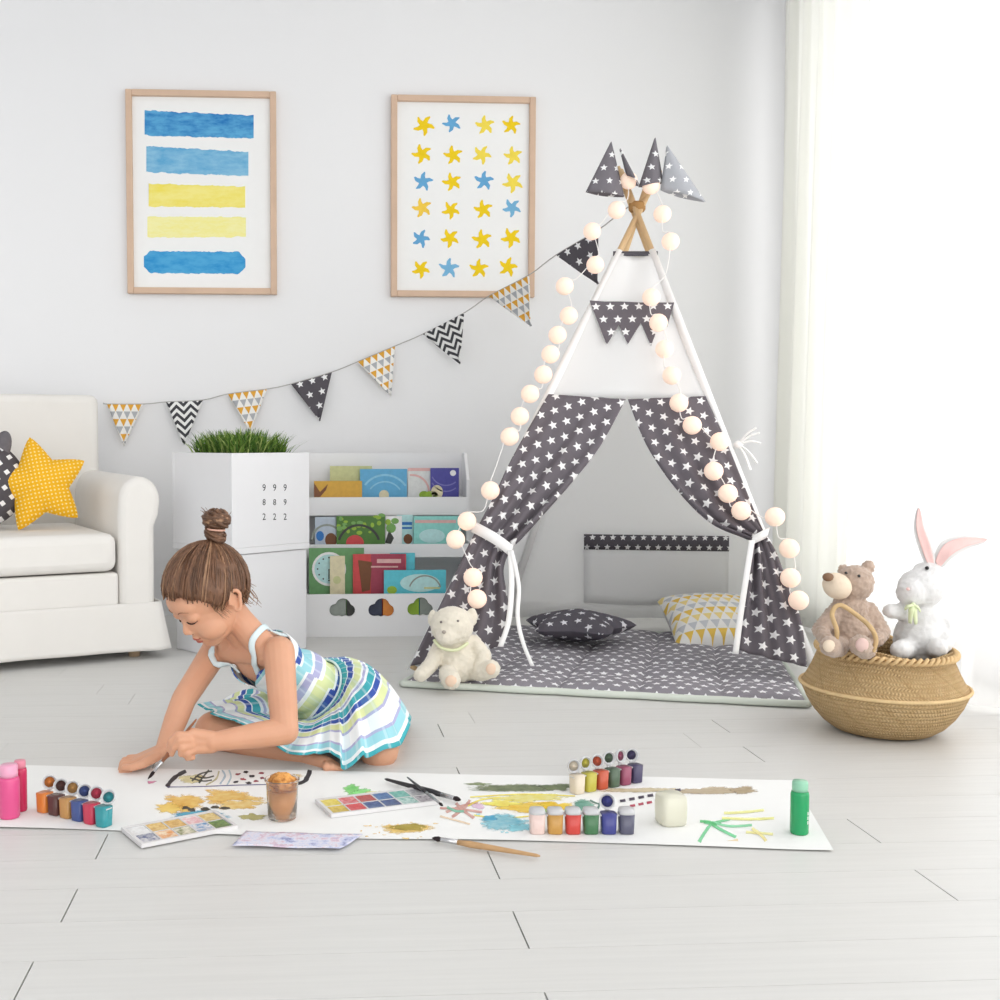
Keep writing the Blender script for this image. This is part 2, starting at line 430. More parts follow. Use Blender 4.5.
def seastars(a, mats, y):
    cols = {'y': (243, 208, 30), 'l': (246, 222, 84), 'o': (246, 206, 78), 'b': (122, 182, 220), 'c': (104, 170, 216)}
    ks = list(cols); mats += [mat('star_print_' + k, cols[k], .7, .2, .12, 50) for k in ks]
    rows = ['yclo'[0] + 'cly', 'yyll', 'cycl', 'oyyb', 'cyyy', 'ybyy']; r = random.Random(2)
    X = [[424, 452, 485, 511], [422, 453, 482, 513], [423, 452, 484, 513], [422, 451, 483, 512], [421, 450, 482, 511], [421, 449, 479, 508]]
    Yr = [124, 155, 182, 209, 239, 268]
    for i in range(6):
        for j in range(4):
            cx, cy = X[i][j], Yr[i] + r.uniform(-1.5, 1.5); R = r.uniform(9.5, 11); a0 = r.uniform(0, 1.2); pts = []
            for k in range(5):
                w = a0 + k * 2 * PI / 5
                for dw, q in ((-.62, .40), (-.2, .72), (.18, 1.0), (.30, .92), (.34, .6)): pts.append(W(cx + R * q * math.cos(w + dw) * r.uniform(.93, 1.07), cy + R * q * math.sin(w + dw), y))
            c = W(cx, cy, y); n = len(pts)
            a.add([c] + pts, [(0, 1 + (k + 1) % n, 1 + k) for k in range(n)], 1 + ks.index(rows[i][j]))
picture_frame([(125, 90), (276, 91), (277, 294), (128, 294)], 'framed painting of five blue and yellow brush strokes on the wall', strokes)
picture_frame([(392, 94), (536, 98), (534, 298), (390, 296)], 'framed print of rows of yellow and blue stars, partly behind the bunting', seastars)

# ------------------------------------------------------------------ bunting
M_tri = tri_mat('yellow_grey_triangle_cotton', .029, [(178, 180, 184), (226, 168, 66)])
M_chev = chevron_mat('black_white_chevron_cotton', .030, .055, (70, 70, 74))
M_star_s = star_mat('grey_star_cotton_small', (92, 88, 94), (244, 244, 244), .05, .30)
flags = [('t', (107, 404), (143, 404), (124, 446)), ('c', (166, 402), (203, 400), (184, 445)), ('t', (228, 394), (267, 389), (250, 432)), ('s', (291, 384), (332, 372), (320, 421)),
         ('t', (357, 362), (395, 346), (391, 396)), ('c', (423, 334), (464, 313), (460, 364)), ('t', (489, 296), (529, 275), (531, 326)), ('s', (556, 255), (598, 230), (598, 284))]
def by(px):
    return WALLY - .03 if px < 430 else WALLY - .03 - (px - 430) / 207 * .78
bt = thing('bunting', 'bunting of patterned triangle flags strung from the wall to the tent top', 'bunting', W(250, 395, by(250)))
line = [(104, 403)]
for f in flags: line += [f[1], f[2]]
line += [(620, 213), (634, 203)]
mesh_obj('string', MB().tube(bez([W(x, y, by(x)) for x, y in line], 4), .0022, 6), mat('grey_twine', (178, 176, 172), .8), bt, True)
for kd, a, b, c in flags:
    A, B_, D = W(*a, by(a[0])), W(*b, by(b[0])), W(*c, by((a[0] + b[0]) / 2))
    ex = (B_ - A); L = ex.length; ex.normalize(); ez = (ex.cross(V((0, 1, 0)))).normalized()
    if ez.z < 0: ez = -ez
    nrm = ex.cross(ez)
    def fn(u, v):
        p = A.lerp(B_, u).lerp(D, v); return p + nrm * .006 * math.sin(u * 5 + v * 3) * v
    def uvf(u, v, p): return ((p - A).dot(ex) - L / 2 + .5, (p - A).dot(ez) + 34 * .029)
    fm_ = {'t': M_tri, 'c': M_chev, 's': M_star_s}[kd]
    o = mesh_obj('flag', MB().grid(fn, 10, 10, 0, uvf), fm_, bt, True, solid=.003)
    o['label'] = {'t': 'yellow and grey triangle flag', 'c': 'black and white chevron flag', 's': 'dark grey star flag'}[kd]
# ------------------------------------------------------------------ sofa (turned a little, right arm to the camera)
M_sofa = mat('white_slipcover_cotton', (234, 231, 226), .9, .15, .03, 12, .25, 500)
M_sofa2 = M_sofa
S0 = G(161, 657); SA = math.radians(24)
sofa = thing('sofa', 'white slipcovered sofa with rounded arms beside the cubes', 'sofa', S0, SA)
M_foot = mat('beech_foot', (196, 170, 140), .5)
SW = 1.45
def arm(x0):
    w_ = .122; pts = []
    for k in range(13):
        a = PI * k / 12 - .25 * (k == 0)
        pts.append((x0 + w_ / 2 + .012 + (w_ / 2 + .006) * math.cos(PI * k / 12), .50 + .078 * math.sin(PI * k / 12)))
    out = [(x0 + .004, .03)] + [(x0 + w_ - .004, .03), (x0 + w_ - .002, .42), (x0 + w_ + .012, .455)] + pts + [(x0 + .004, .46)]
    mx = Matrix(((1, 0, 0, 0), (0, 0, 1, 0), (0, 1, 0, 0), (0, 0, 0, 1)))
    return MB().prism(out, .0, .66, 0, mx)
for x0 in (-.134, -SW):
    a = arm(x0); o = mesh_obj('arm', a, M_sofa, sofa, bevel=.022)
    for v in o.data.vertices: v.co.z += .02 * max(0, v.co.y - .3) if v.co.z > .4 else 0
mesh_obj('base', MB().box((-SW + .13, .004, .07), (-.132, .70, .278)), M_sofa, sofa, bevel=.012)
# loose skirt with a pleat at the corner
def skirt(u, v):
    L = SW - .01; T = L + .62; s = u * T
    flare = .008 * v ** 1.5 + .006 * math.sin(s * 9 + 1) * v + .004 * math.sin(s * 23) * v
    z = .180 + (.028 - .180) * v
    pl = .010 * math.exp(-((s - L) / .05) ** 2) * v
    if s <= L: return V((-SW + s + .002 + pl, -.004 - flare - pl * .6, z))
    return V((.004 + flare + pl * 1.2, s - L - pl, z))
mesh_obj('skirt', MB().grid(skirt, 150, 12), M_sofa, sofa, solid=.004, soff=1)
seat = MB().box((-SW + .16, -.012, .283), (-.139, .56, .402)); mesh_obj('seat_cushion', seat, M_sofa, sofa, bevel=.03)
mesh_obj('backrest', MB().box((-SW + .01, .60, .10), (-.035, .775, .855)), M_sofa, sofa, bevel=.03)
for fx, fy in ((-.07, .06), (-SW + .08, .06), (-.07, .68), (-SW + .08, .68)):
    mesh_obj('foot', MB().lathe([(.018, 0), (.022, .07)], (fx, fy, 0), 14, 0, True, True), M_foot, sofa)

# ------------------------------------------------------------------ cushions
def star_cushion(R, r, T, n=5, a0=PI / 2, soft=.22):
    """puffy star in its own xz plane, thickness along y"""
    b = MB(); NU, NV = 100, 10
    def rad(w):
        k = ((w - a0) / (2 * PI / n)) % 1.0; k = abs(k - .5) * 2      # 1 at tips
        half = PI / n; ph = (1 - k) * half
        x0, y0, x1, y1 = R, 0, r * math.cos(half), r * math.sin(half)
        d = (y1 * math.cos(ph) + (x0 - x1) * math.sin(ph)); q = x0 * y1 / d
        return q * (1 - .10 * k ** 6)
    for sd in (1, -1):
        def fn(u, v):
            w = u * 2 * PI; q = rad(w); t = v
            rr = q * t
            e = (1 - t ** 2.2); th = T * (e ** .6) * (.35 + .65 * (q / R) ** -.3) if t < 1 else 0
            th = T * e ** .55 * min(1.0, (.45 + .55 * (1 - rr / R)))
            return V((rr * math.cos(w), sd * th, rr * math.sin(w)))
        b.grid(fn, NU, NV, 0, lambda u, v, p: (p.x + 2, p.z + 2))
    return b
def place(b, mx): b.v = [mx @ p for p in b.v]; return b
M_ystar = check_mat('yellow_dotted_cotton', .0125, (236, 176, 34), (248, 226, 150))
M_gdot = check_mat('grey_dotted_cotton', .020, (92, 88, 92), (225, 224, 224))
cy = W(40, 485, 3.80)
t = tag(mesh_obj('star_cushion', place(star_cushion(.18, .092, .05), Matrix.Rotation(.16, 4, 'Z') @ Matrix.Rotation(-.20, 4, 'X') @ Matrix.Rotation(-.2, 4, 'Y')), M_ystar), 'mustard yellow star cushion with tiny pale dots leaning on the sofa', 'cushion')
t.location = cy
cg = W(-27, 484, 3.79)
gc = thing('round_cushion', 'round charcoal cushion with white spots, partly behind the yellow star cushion', 'cushion', cg)
M_gdot = check_mat('grey_dotted_cotton', .036, (84, 80, 84), (235, 234, 234))
b = MB()
for sd in (1, -1): b.grid(lambda u, v: V((.165 * v * math.cos(u * 2 * PI), sd * .07 * (1 - v ** 2.4) ** .5, .15 * v * math.sin(u * 2 * PI))), 48, 12, 0, lambda u, v, p: (p.x * .8 + p.z * .6 + 2, p.z * .8 - p.x * .6 + 2))
place(b, Matrix.Rotation(.2, 4, 'Z') @ Matrix.Rotation(-.12, 4, 'X')); mesh_obj('cover', b, M_gdot, gc)
M_ear = chevron_mat('grey_striped_cotton', .022, .2, (96, 92, 96), (170, 168, 170))
e = MB().ell((.088, .02, .118), (.030, .016, .056), Matrix.Rotation(.3, 3, 'Y'))
mesh_obj('ear', e, mat('grey_ear_cotton', (112, 108, 112), .9, .2, .3, 60), gc)

# ------------------------------------------------------------------ two stacked cubes, corner towards the camera
M_wbox = mat('white_lacquer', (230, 230, 232), .45, .4, .01)
Qa = G(233, 662); QA = math.radians(42); QF, QS = .325, .315
qx = V((math.cos(QA), math.sin(QA), 0)); qy = V((-math.sin(QA), math.cos(QA), 0))
lo = thing('storage_cube', 'plain white cube underneath the printed planter cube', 'cube', Qa, QA)
mesh_obj('body', MB().box((.008, .008, 0), (QF - .006, QS - .006, .333)), M_wbox, lo, bevel=.004)
ft = V((0, 0, 0))
Qu = Qa + V((0, 0, .335))
up_ = thing('planter_cube', 'white cube planter printed with rows of small black figures', 'planter', Qu, QA)
b = MB(); H = .318; tk = .014
b.box((0, 0, 0), (QF, QS, .02)); b.box((0, 0, .02), (QF, tk, H)); b.box((0, QS - tk, .02), (QF, QS, H)); b.box((0, tk, .02), (tk, QS - tk, H)); b.box((QF - tk, tk, .02), (QF, QS - tk, H))
mesh_obj('box', b, M_wbox, up_, bevel=.002)
M_ink = mat('black_print', (46, 46, 48), .7, .2, 0)
for py, row, sz in ((488, '999', .031), (502.5, '889', .028), (517, '222', .030)):
    for px, ch in zip((264, 274.5, 285), row):
        p = PL(px, py, Qu, -qy); vs, fs = textmesh(ch, sz); n = len(vs)
        mesh_obj('printed_figure', MB().add([p - qy * .0006 + qx * v.x + V((0, 0, v.y)) for v in vs], fs), M_ink, up_, True)
# soil and grass in the planter
mesh_obj('soil', MB().box((tk + .001, tk + .001, .02), (QF - tk - .001, QS - tk - .001, H - .05)), mat('potting_soil', (70, 54, 42), .95), up_)
gp = thing('grass_plant', 'bushy green grass growing out of the white planter cube', 'plant', Qu + qx * (QF / 2) + qy * (QS / 2) + V((0, 0, H - .05)), QA)
M_grass = [mat('grass_green', (118, 152, 66), .6, .3, .3, 20), mat('grass_dark', (78, 114, 46), .6, .3, .3, 20), mat('grass_light', (174, 192, 112), .6, .3, .3, 20)]
gb = MB(); r = random.Random(5)
for i in range(1300):
    x, y = r.uniform(-.112, .112), r.uniform(-.110, .110); hh = r.uniform(.10, .165) * (1 - .25 * (abs(x) + abs(y)) / .25)
    a = r.uniform(0, 2 * PI); ln = r.uniform(.01, .075); dx, dy = math.cos(a) * ln + x * .12, math.sin(a) * ln + y * .12; wd = r.uniform(.0022, .0042)
    sx, sy = -math.sin(a) * wd, math.cos(a) * wd
    q = [V((x + dx * k * k, y + dy * k * k, hh * k * (1 - .15 * k))) for k in (0, .4, .75, 1)]
    vs = []
    for k, p in enumerate(q): ww = (1, .95, .7, .08)[k]; vs += [p + V((sx * ww, sy * ww, 0)), p - V((sx * ww, sy * ww, 0))]
    gb.add(vs, [(0, 1, 3, 2), (2, 3, 5, 4), (4, 5, 7, 6)], r.choice((0, 0, 1, 1, 2)), True)
mesh_obj('grass_blades', gb, M_grass, gp)['kind'] = 'stuff'

# ------------------------------------------------------------------ bookrack with three tiers
Y1, Y2, Y3, YB = 4.27, 4.17, 4.02, 4.40
X0, X1 = W(307, 600, Y3).x, W(466, 500, Y1).x
zt = W(400, 453, YB).z
rack = thing('book_rack', 'low white display rack of picture books with cloud cut-outs', 'bookcase', ((X0 + X1) / 2, (Y3 + YB) / 2, 0))
M_rack = mat('white_rack_board', (238, 238, 239), .5, .35, .01)
prof = [(Y3, 0), (Y3, W(310, 594, Y3).z), (Y2 - .02, W(310, 594, Y3).z), (Y2 - .02, W(310, 543, Y2).z), (Y1 - .015, W(310, 543, Y2).z + .0), (Y1 - .015, W(310, 480, Y1).z), (Y1 + .06, zt), (YB, zt), (YB, 0)]
mxs = lambda x: Matrix(((0, 0, 1, x), (1, 0, 0, 0), (0, 1, 0, 0), (0, 0, 0, 1)))
for x in (X0 - .011, X1): mesh_obj('side_panel', MB().prism(prof, 0, .011, 0, mxs(x)), M_rack, rack, True)
mesh_obj('back_panel', MB().box((X0, YB - .012, .02), (X1, YB, zt)), M_rack, rack, True)
zl = lambda y, Y: W(400, y, Y).z
for Y, ya, yb, Yn in ((Y1, 497, 515, YB - .013), (Y2, 544, 557, Y1 + .01)):
    mesh_obj('tier_lip', MB().box((X0, Y - .012, zl(yb, Y)), (X1, Y, zl(ya, Y))), M_rack, rack, True)
    mesh_obj('shelf_board', MB().box((X0, Y, zl(yb, Y)), (X1, Yn, zl(yb, Y) + .008)), M_rack, rack, True)
mesh_obj('base_board', MB().box((X0, Y3 + .012, .012), (X1, YB - .013, .022)), M_rack, rack, True)
# front board with cloud-shaped holes
def cloud(cx, cy, s=1.0):
    cs = [(cx - 6.5, cy + 2.2, 6.3), (cx + 1, cy - 2.2, 7.6), (cx + 7, cy + 2.4, 6.2), (cx, cy + 4.0, 4.8)]; pts = []
    for k in range(40):
        w = 2 * PI * k / 40; best = 0
        for qx_, qy_, rr in cs:
            for tt in range(1, 80):
                d = tt * .25; X_, Y_ = cx + math.cos(w) * d, cy + math.sin(w) * d
                if (X_ - qx_) ** 2 + (Y_ - qy_) ** 2 <= rr * rr: best = max(best, d)
        pts.append((cx + math.cos(w) * best, cy + math.sin(w) * best))
    return pts
cu_ = bpy.data.curves.new('t', 'CURVE'); cu_.dimensions = '2D'; cu_.fill_mode = 'BOTH'; cu_.extrude = .006
ztop3 = zl(594, Y3)
loops = [[(X0, 0.0), (X1, 0.0), (X1, ztop3), (X0, ztop3)]]
clouds = [(342, 608), (381, 608), (420, 607)]
for cx, cy_ in clouds: loops.append([(W(x, y, Y3).x, W(x, y, Y3).z) for x, y in cloud(cx, cy_)])
for lp in loops:
    sp = cu_.splines.new('POLY'); sp.points.add(len(lp) - 1); sp.use_cyclic_u = True
    for q, (x, z) in zip(sp.points, lp): q.co = (x, z, 0, 1)
co = bpy.data.objects.new('t', cu_); C.objects.link(co)
me = bpy.data.meshes.new_from_object(co.evaluated_get(bpy.context.evaluated_depsgraph_get())); bpy.data.objects.remove(co)
b = MB(); b.add([V((v.co.x, Y3 + .006 - v.co.z, v.co.y)) for v in me.vertices], [tuple(p.vertices) for p in me.polygons]); bpy.data.meshes.remove(me)
mesh_obj('front_board', b, M_rack, rack, True)

def disc(b, px, py, rx, ry, Y, mi, n=20, a0=0, a1=2 * PI):
    c = W(px, py, Y); p = [W(px + rx * math.cos(a0 + (a1 - a0) * k / n), py - ry * math.sin(a0 + (a1 - a0) * k / n), Y) for k in range(n + 1)]
    b.add([c] + p, [(0, k + 2, k + 1) if False else (0, k + 1, k + 2) for k in range(n)], mi)
def arc(b, px, py, r0, r1, Y, mi, n=20, a0=0, a1=PI):
    A = [W(px + r0 * math.cos(a0 + (a1 - a0) * k / n), py - r0 * math.sin(a0 + (a1 - a0) * k / n), Y) for k in range(n + 1)]
    B = [W(px + r1 * math.cos(a0 + (a1 - a0) * k / n), py - r1 * math.sin(a0 + (a1 - a0) * k / n), Y) for k in range(n + 1)]
    b.add(A + B, [(k, n + 1 + k, n + 2 + k, k + 1) for k in range(n)], mi)
def rect(b, x0, y0, x1, y1, Y, mi): b.add([W(x0, y1, Y), W(x1, y1, Y), W(x1, y0, Y), W(x0, y0, Y)], [(0, 1, 2, 3)], mi)
def tri_(b, pts, Y, mi): b.add([W(x, y, Y) for x, y in pts], [tuple(range(len(pts)))], mi)
def bm_(name, c): return mat('cover_' + name, c, .45, .4, .22, 60)
def book(x0, y0, x1, y1, Y, zb, cov, label, art=None, cols=()):
    A, B_ = W(x0, y1, Y), W(x1, y0, Y); t = thing('picture_book', label, 'book', ((A.x + B_.x) / 2, Y, zb), group='picture books on the rack')
    b = MB().box((A.x, Y, zb), (B_.x, Y + .002, B_.z)).box((A.x, Y + .007, zb), (B_.x, Y + .009, B_.z)).box((A.x, Y + .002, zb), (A.x + .002, Y + .007, B_.z))
    mats = [cov] + list(cols)
    if art: art(b, Y - .0004)
    mesh_obj('cover', b, mats, t, True)
    mesh_obj('pages', MB().box((A.x + .002, Y + .002, zb + .001), (B_.x - .002, Y + .007, B_.z - .002)), M_paperw, t, True)
K = {k: bm_(k, c) for k, c in dict(olive=(204, 206, 150), mustard=(214, 166, 62), blue=(96, 172, 214), sky=(140, 200, 228), pale=(222, 224, 222), pink=(226, 180, 176), purple=(76, 74, 156), lav=(120, 118, 186), white=(246, 246, 246), green=(120, 170, 90), dgreen=(78, 124, 50), lime=(150, 186, 60),
     red=(206, 70, 72), maroon=(166, 62, 84), brown=(120, 72, 40), teal=(146, 216, 208), cyan=(96, 200, 216), ice=(190, 230, 230), cream=(226, 216, 180), grass=(108, 160, 104), dark=(58, 60, 56), navy=(56, 62, 84), orange=(224, 138, 60), grey=(150, 158, 150), bluegrey=(190, 202, 216), royal=(44, 120, 196), yellow=(244, 224, 110)).items()}
z1 = zl(515, Y1) + .009; z2 = zl(557, Y2) + .009; z3 = .0225
def a1(b, Y): tri_(b, [(314, 497), (314, 483), (320, 492), (328, 484), (326, 490), (320, 497)], Y, 1)
def a2(b, Y): arc(b, 385, 500, 26, 24, Y, 1, 20, .6, 2.5); arc(b, 385, 500, 19, 17.6, Y, 1, 20, .6, 2.5); disc(b, 384, 495, 5, 5, Y, 2)
def a3(b, Y): arc(b, 412, 492, 18, 16, Y, 1, 14, 0, 1.7); disc(b, 424, 495, 5, 4, Y, 2); rect(b, 408, 468, 430, 471, Y, 1)
def a4(b, Y): disc(b, 453, 473, 3, 3, Y, 1); disc(b, 437, 492, 6, 7, Y, 2); arc(b, 446, 470, 16, 14.8, Y, 3, 14, 3.6, 5.4); arc(b, 446, 476, 16, 14.8, Y, 3, 14, 3.6, 5.4); disc(b, 431, 495, 7, 4, Y, 4)
book(330, 466, 372, 497, Y1 + .055, z1, K['olive'], 'pale olive picture book at the back of the top tier')
book(314, 481, 362, 497, Y1 + .012, z1, K['mustard'], 'mustard picture book at the left end of the top tier', a1, (K['brown'],))
book(360, 469, 407, 497, Y1 + .034, z1, K['blue'], 'bright blue picture book in the middle of the top tier', a2, (K['sky'], K['cream']))
book(408, 468, 431, 497, Y1 + .034, z1, K['pale'], 'pale grey picture book beside the purple one', a3, (K['pink'], K['lime']))
book(430.6, 468, 459, 497, Y1 + .018, z1, K['purple'], 'purple picture book at the right end of the top tier', a4, (K['white'], K['cream'], K['lav'], K['lime']))
def c1(b, Y): disc(b, 331, 540, 6, 7, Y, 1); disc(b, 320, 536, 4, 5, Y, 2); arc(b, 327, 540, 16, 14, Y, 3)
def c2(b, Y):
    r = random.Random(8)
    for k in range(26): x = r.uniform(338, 383); disc(b, x, r.uniform(517, 531) + 3 * math.cos((x - 360) / 9), r.uniform(1.5, 3.6), r.uniform(1.2, 2.6), Y - .0001 * k / 26, r.choice((1, 1, 3)), 9)
    arc(b, 359, 546, 22, 19.6, Y - .0002, 4, 18, .3, 2.85); disc(b, 355, 543, 9, 8, Y - .0003, 2)
def c3(b, Y): tri_(b, [(385, 543), (389, 530), (394, 538), (391, 544)], Y, 2); disc(b, 391, 528, 5, 5, Y, 1, 12); disc(b, 388, 522, 3, 3, Y - .0001, 3, 10); disc(b, 395, 521, 4, 3, Y, 1, 10)
def c4(b, Y): rect(b, 398, 522, 412, 525, Y, 1); rect(b, 399, 527, 412, 529, Y, 1); disc(b, 408, 539, 4.5, 5, Y, 2)
def c5(b, Y): rect(b, 415, 520, 456, 523, Y, 1); disc(b, 432, 536, 13, 7, Y, 2); disc(b, 455, 540, 7, 4, Y, 3)
book(315, 517, 336, 544, Y2 + .045, z2, K['bluegrey'], 'pale blue-grey picture book at the left end of the middle tier', c1, (K['brown'], K['royal'], K['grey']))
book(336.6, 516, 385, 544, Y2 + .030, z2, K['dgreen'], 'leafy dark green picture book with a red shape on its cover', c2, (K['lime'], K['red'], K['green'], K['dark']))
book(385.6, 516, 402, 544, Y2 + .045, z2, K['white'], 'narrow white and green picture book next to the leafy one', c3, (K['green'], K['dark'], K['lime']))
book(397, 515, 413, 544, Y2 + .060, z2, K['ice'], 'white picture book with blue bands on the middle tier', c4, (K['royal'], K['brown']))
book(413.6, 516, 461, 544, Y2 + .032, z2, K['teal'], 'mint green picture book at the right end of the middle tier', c5, (K['pink'], K['ice'], K['olive']))
def d1(b, Y):
    disc(b, 329, 569, 17, 17, Y, 1, 28); disc(b, 329, 569, 14.6, 14.6, Y - .0001, 2, 28)
    for k in range(12): w_ = k * PI / 6; disc(b, 329 + 11.4 * math.cos(w_), 569 + 11.4 * math.sin(w_), .9, .9, Y - .0002, 3, 6)
    tri_(b, [(328.4, 569), (329.6, 569), (329.4, 579), (328.4, 579)], Y - .0003, 3); disc(b, 336, 562, 3, 3, Y - .0002, 4, 10)
def d2(b, Y): disc(b, 337, 580, 4, 4, Y, 1, 12)
def d3(b, Y): rect(b, 371, 554, 405, 594, Y, 1); tri_(b, [(358, 560), (372, 562), (370, 590), (362, 592)], Y - .0001, 2); rect(b, 377, 559, 401, 563, Y - .0002, 3); rect(b, 371, 566, 398, 567.5, Y - .0002, 3)
def d4(b, Y): disc(b, 420, 583, 20, 9, Y, 1); arc(b, 425, 592, 17, 15.5, Y - .0001, 2, 16, .3, 2.8); disc(b, 392, 590, 5, 4, Y - .0001, 3); rect(b, 424, 587, 440, 589, Y - .0002, 4)
book(309, 548, 364, 594, Y3 + .085, z3, K['grass'], 'green picture book with a round clock dial on its cover', d1, (K['white'], K['ice'], K['dark'], K['olive']))
book(330, 556, 345, 594, Y3 + .060, z3, K['cream'], 'narrow cream book in front of the clock book', d2, (K['olive'],))
book(353, 554, 406, 594, Y3 + .066, z3, K['red'], 'red and maroon picture book in the bottom tier', d3, (K['maroon'], K['brown'], K['pink']))
book(390, 553, 415, 594, Y3 + .082, z3, K['cyan'], 'bright cyan book peeking out behind the red one')
book(384, 570, 446, 594, Y3 + .036, z3, K['cyan'], 'wide turquoise picture book at the front of the bottom tier', d4, (K['ice'], K['grey'], K['lime'], K['olive']))
# things seen through the cloud holes
for i, (xa, xb, k, lb) in enumerate(((326, 346, 'grey', 'grey-green book behind the left cloud cut-out'), (347, 360, 'dark', 'black book behind the left cloud cut-out'), (364, 382, 'navy', 'dark navy book behind the middle cloud cut-out'), (383, 398, 'orange', 'orange book behind the middle cloud cut-out'), (405, 419, 'lime', 'lime green book behind the right cloud cut-out'), (420, 436, 'grey', 'dull grey book behind the right cloud cut-out'))):
    book(xa, 596, xb, 620, Y3 + .018, z3, K[k], lb)
# ------------------------------------------------------------------ play tent
FL, FR = G(407, 682), G(822, 690)
AP = W(637, 207, 3.71); BL = V((.74, 4.22, 0)); BR = V((1.78, 4.10, 0))
tent = thing('play_tent', "white and grey star-patterned children's teepee with open front flaps", 'tent', V((AP.x, AP.y, 0)))
M_pole = mat('pale_pine_pole', (222, 190, 146), .55, .3, .15, 25)
M_white = cloth_mat('white_tent_cotton', (253, 253, 253), .5)
M_side = cloth_mat('white_tent_side_cotton', (253, 253, 253), .68)
M_sleeve = mat('white_pole_sleeve', (246, 245, 244), .85, .2, .02)
M_star = star_mat('grey_star_cotton', (112, 106, 112), (242, 241, 241), .044, .33)
M_dark = mat('grey_trim_cotton', (88, 86, 92), .85, .2, .06)
tip = {}
for nm, f, ox, oy, up in (('a', FL, .012, -.012, .145), ('b', FR, -.012, -.012, .14), ('c', BL, .012, .012, .145), ('d', BR, -.012, .012, .14)):
    ap = AP + V((ox, oy, 0)); d = (ap - f).normalized(); top = ap + d * up; tip[nm] = top; q = f.lerp(ap, (.034 if nm == 'a' else .012) / ap.z)
    mesh_obj('pole', MB().tube([q, top], [.011, .0095], 14), M_pole, tent, True)
    mesh_obj('pole_sleeve', MB().tube([f.lerp(ap, .03), f.lerp(ap, .4), f.lerp(ap, .895)], [.0138, .0138, .0128], 14), M_sleeve, tent, True)
fn_ = (FR - FL).cross(AP - FL).normalized()
if fn_.y > 0: fn_ = -fn_
def TF(px, py, off=0.0): return PL(px, py, FL, fn_) + fn_ * off
fu_ = (FR - FL).normalized(); fv_ = fu_.cross(fn_); fv_ = fv_ if fv_.z > 0 else -fv_
def fuv(p): return ((p - FL).dot(fu_) + 5, (p - FL).dot(fv_) + 5)
# front top panel
def upper(u, v):
    a = TF(613, 256, .012).lerp(TF(548, 399, .012), v); b = TF(656, 257, .012).lerp(TF(704, 400, .012), v)
    return a.lerp(b, u) + fn_ * .006 * math.sin(u * 9 + v * 4)
mesh_obj('top_panel', MB().grid(upper, 24, 20), M_white, tent, True, solid=.0015)
mesh_obj('top_trim', MB().grid(lambda u, v: TF(612.5 + 44.5 * u, 254 + 4.5 * v, .016), 8, 1), M_dark, tent, True, solid=.003)
zig = [(589, 304), (604, 305), (620, 305), (640, 306), (660, 306), (673, 306), (666, 330), (660, 322), (650, 349), (640, 326), (627, 347), (618, 328), (606, 348)]
pts = [TF(x, y, .022) for x, y in zig]
b = MB(); b.add(pts, [tuple(range(len(pts)))], 0, False, [fuv(p) for p in pts]); mesh_obj('valance', b, M_star, tent, True, solid=.003)
def flap(name, rows, lab, inner):
    n = 48
    ys = [0]
    for i in range(1, len(rows)): ys.append(ys[-1] + abs(rows[i][0][1] + rows[i][1][1] - rows[i - 1][0][1] - rows[i - 1][1][1]))
    A = bez([TF(*r[0]) for r in rows], 6); B = bez([TF(*r[1]) for r in rows], 6); P = bez([V((r[2], 0, 0)) for r in rows], 6)
    m = len(A) - 1
    def fn(u, v):
        i = min(int(v * m + .5), m); am = P[i].x
        s = u
        wv = am * (math.sin(s * s * 15 + 1.0) * (.3 + .7 * s) + .3 * math.sin(s * 31 + i * .15))
        return A[i].lerp(B[i], s) + fn_ * (.020 + wv + am * .6)
    o = mesh_obj(name, MB().grid(fn, n, m, 0, lambda u, v, p: (lambda q: (q[0] * .94 + inner * q[1] * .34 + 4, q[1] * .94 - inner * q[0] * .34 + 4))(fuv(p))), M_star, tent, True, solid=.003)
    o['label'] = lab
am_shift = fu_
flap('door_flap', [((548, 397), (625, 402), .001), ((528, 432), (599, 449), .008), ((510, 465), (572, 484), .013), ((494, 500), (543, 517), .017), ((481, 524), (521, 541), .017), ((474, 537), (510, 552), .013), ((463, 560), (503, 572), .014), ((443, 603), (507, 600), .016), ((425, 639), (509, 630), .016), ((411, 668), (501, 648), .012)], 'grey star flap tied back on the left', 1)
flap('door_flap', [((704, 399), (627, 402), .001), ((722, 440), (645, 447), .008), ((737, 478), (674, 491), .013), ((751, 513), (708, 525), .015), ((760, 532), (742, 540), .012), ((764, 537), (750, 544), .010), ((774, 556), (748, 561), .012), ((786, 590), (743, 590), .014), ((798, 625), (739, 625), .014), ((804, 669), (736, 652), .010)], 'grey star flap tied back on the right', -1)
# tie bands and hanging tapes
M_tape = mat('white_cotton_tape', (248, 247, 246), .85, .2, .02)
def band(pts, wd, name='tie_band', off=.05):
    P = bez([TF(x, y, o) for x, y, o in pts], 6); n = len(P) - 1
    mesh_obj(name, MB().grid(lambda u, v: P[int(v * n + .5)] + V((wd[0], 0, wd[1])) * (u - .5), 2, n), M_tape, tent, True, solid=.003)
band([(473, 530, .035), (484, 538, .058), (497, 546, .062), (511, 555, .045)], (.012, .030))
band([(748, 545, .045), (757, 541, .056), (765, 536, .035)], (.008, .030))
band([(748, 545, .05), (743, 575, .055), (737, 615, .052), (732, 657, .045)], (.017, 0), 'tie_tape')
band([(510, 555, .05), (511, 590, .055), (508, 625, .05), (500, 650, .05)], (.016, 0), 'tie_tape')
band([(511, 555, .052), (518, 590, .055), (517, 620, .05), (522, 645, .05), (532, 668, .03)], (.012, 0), 'tie_tape')
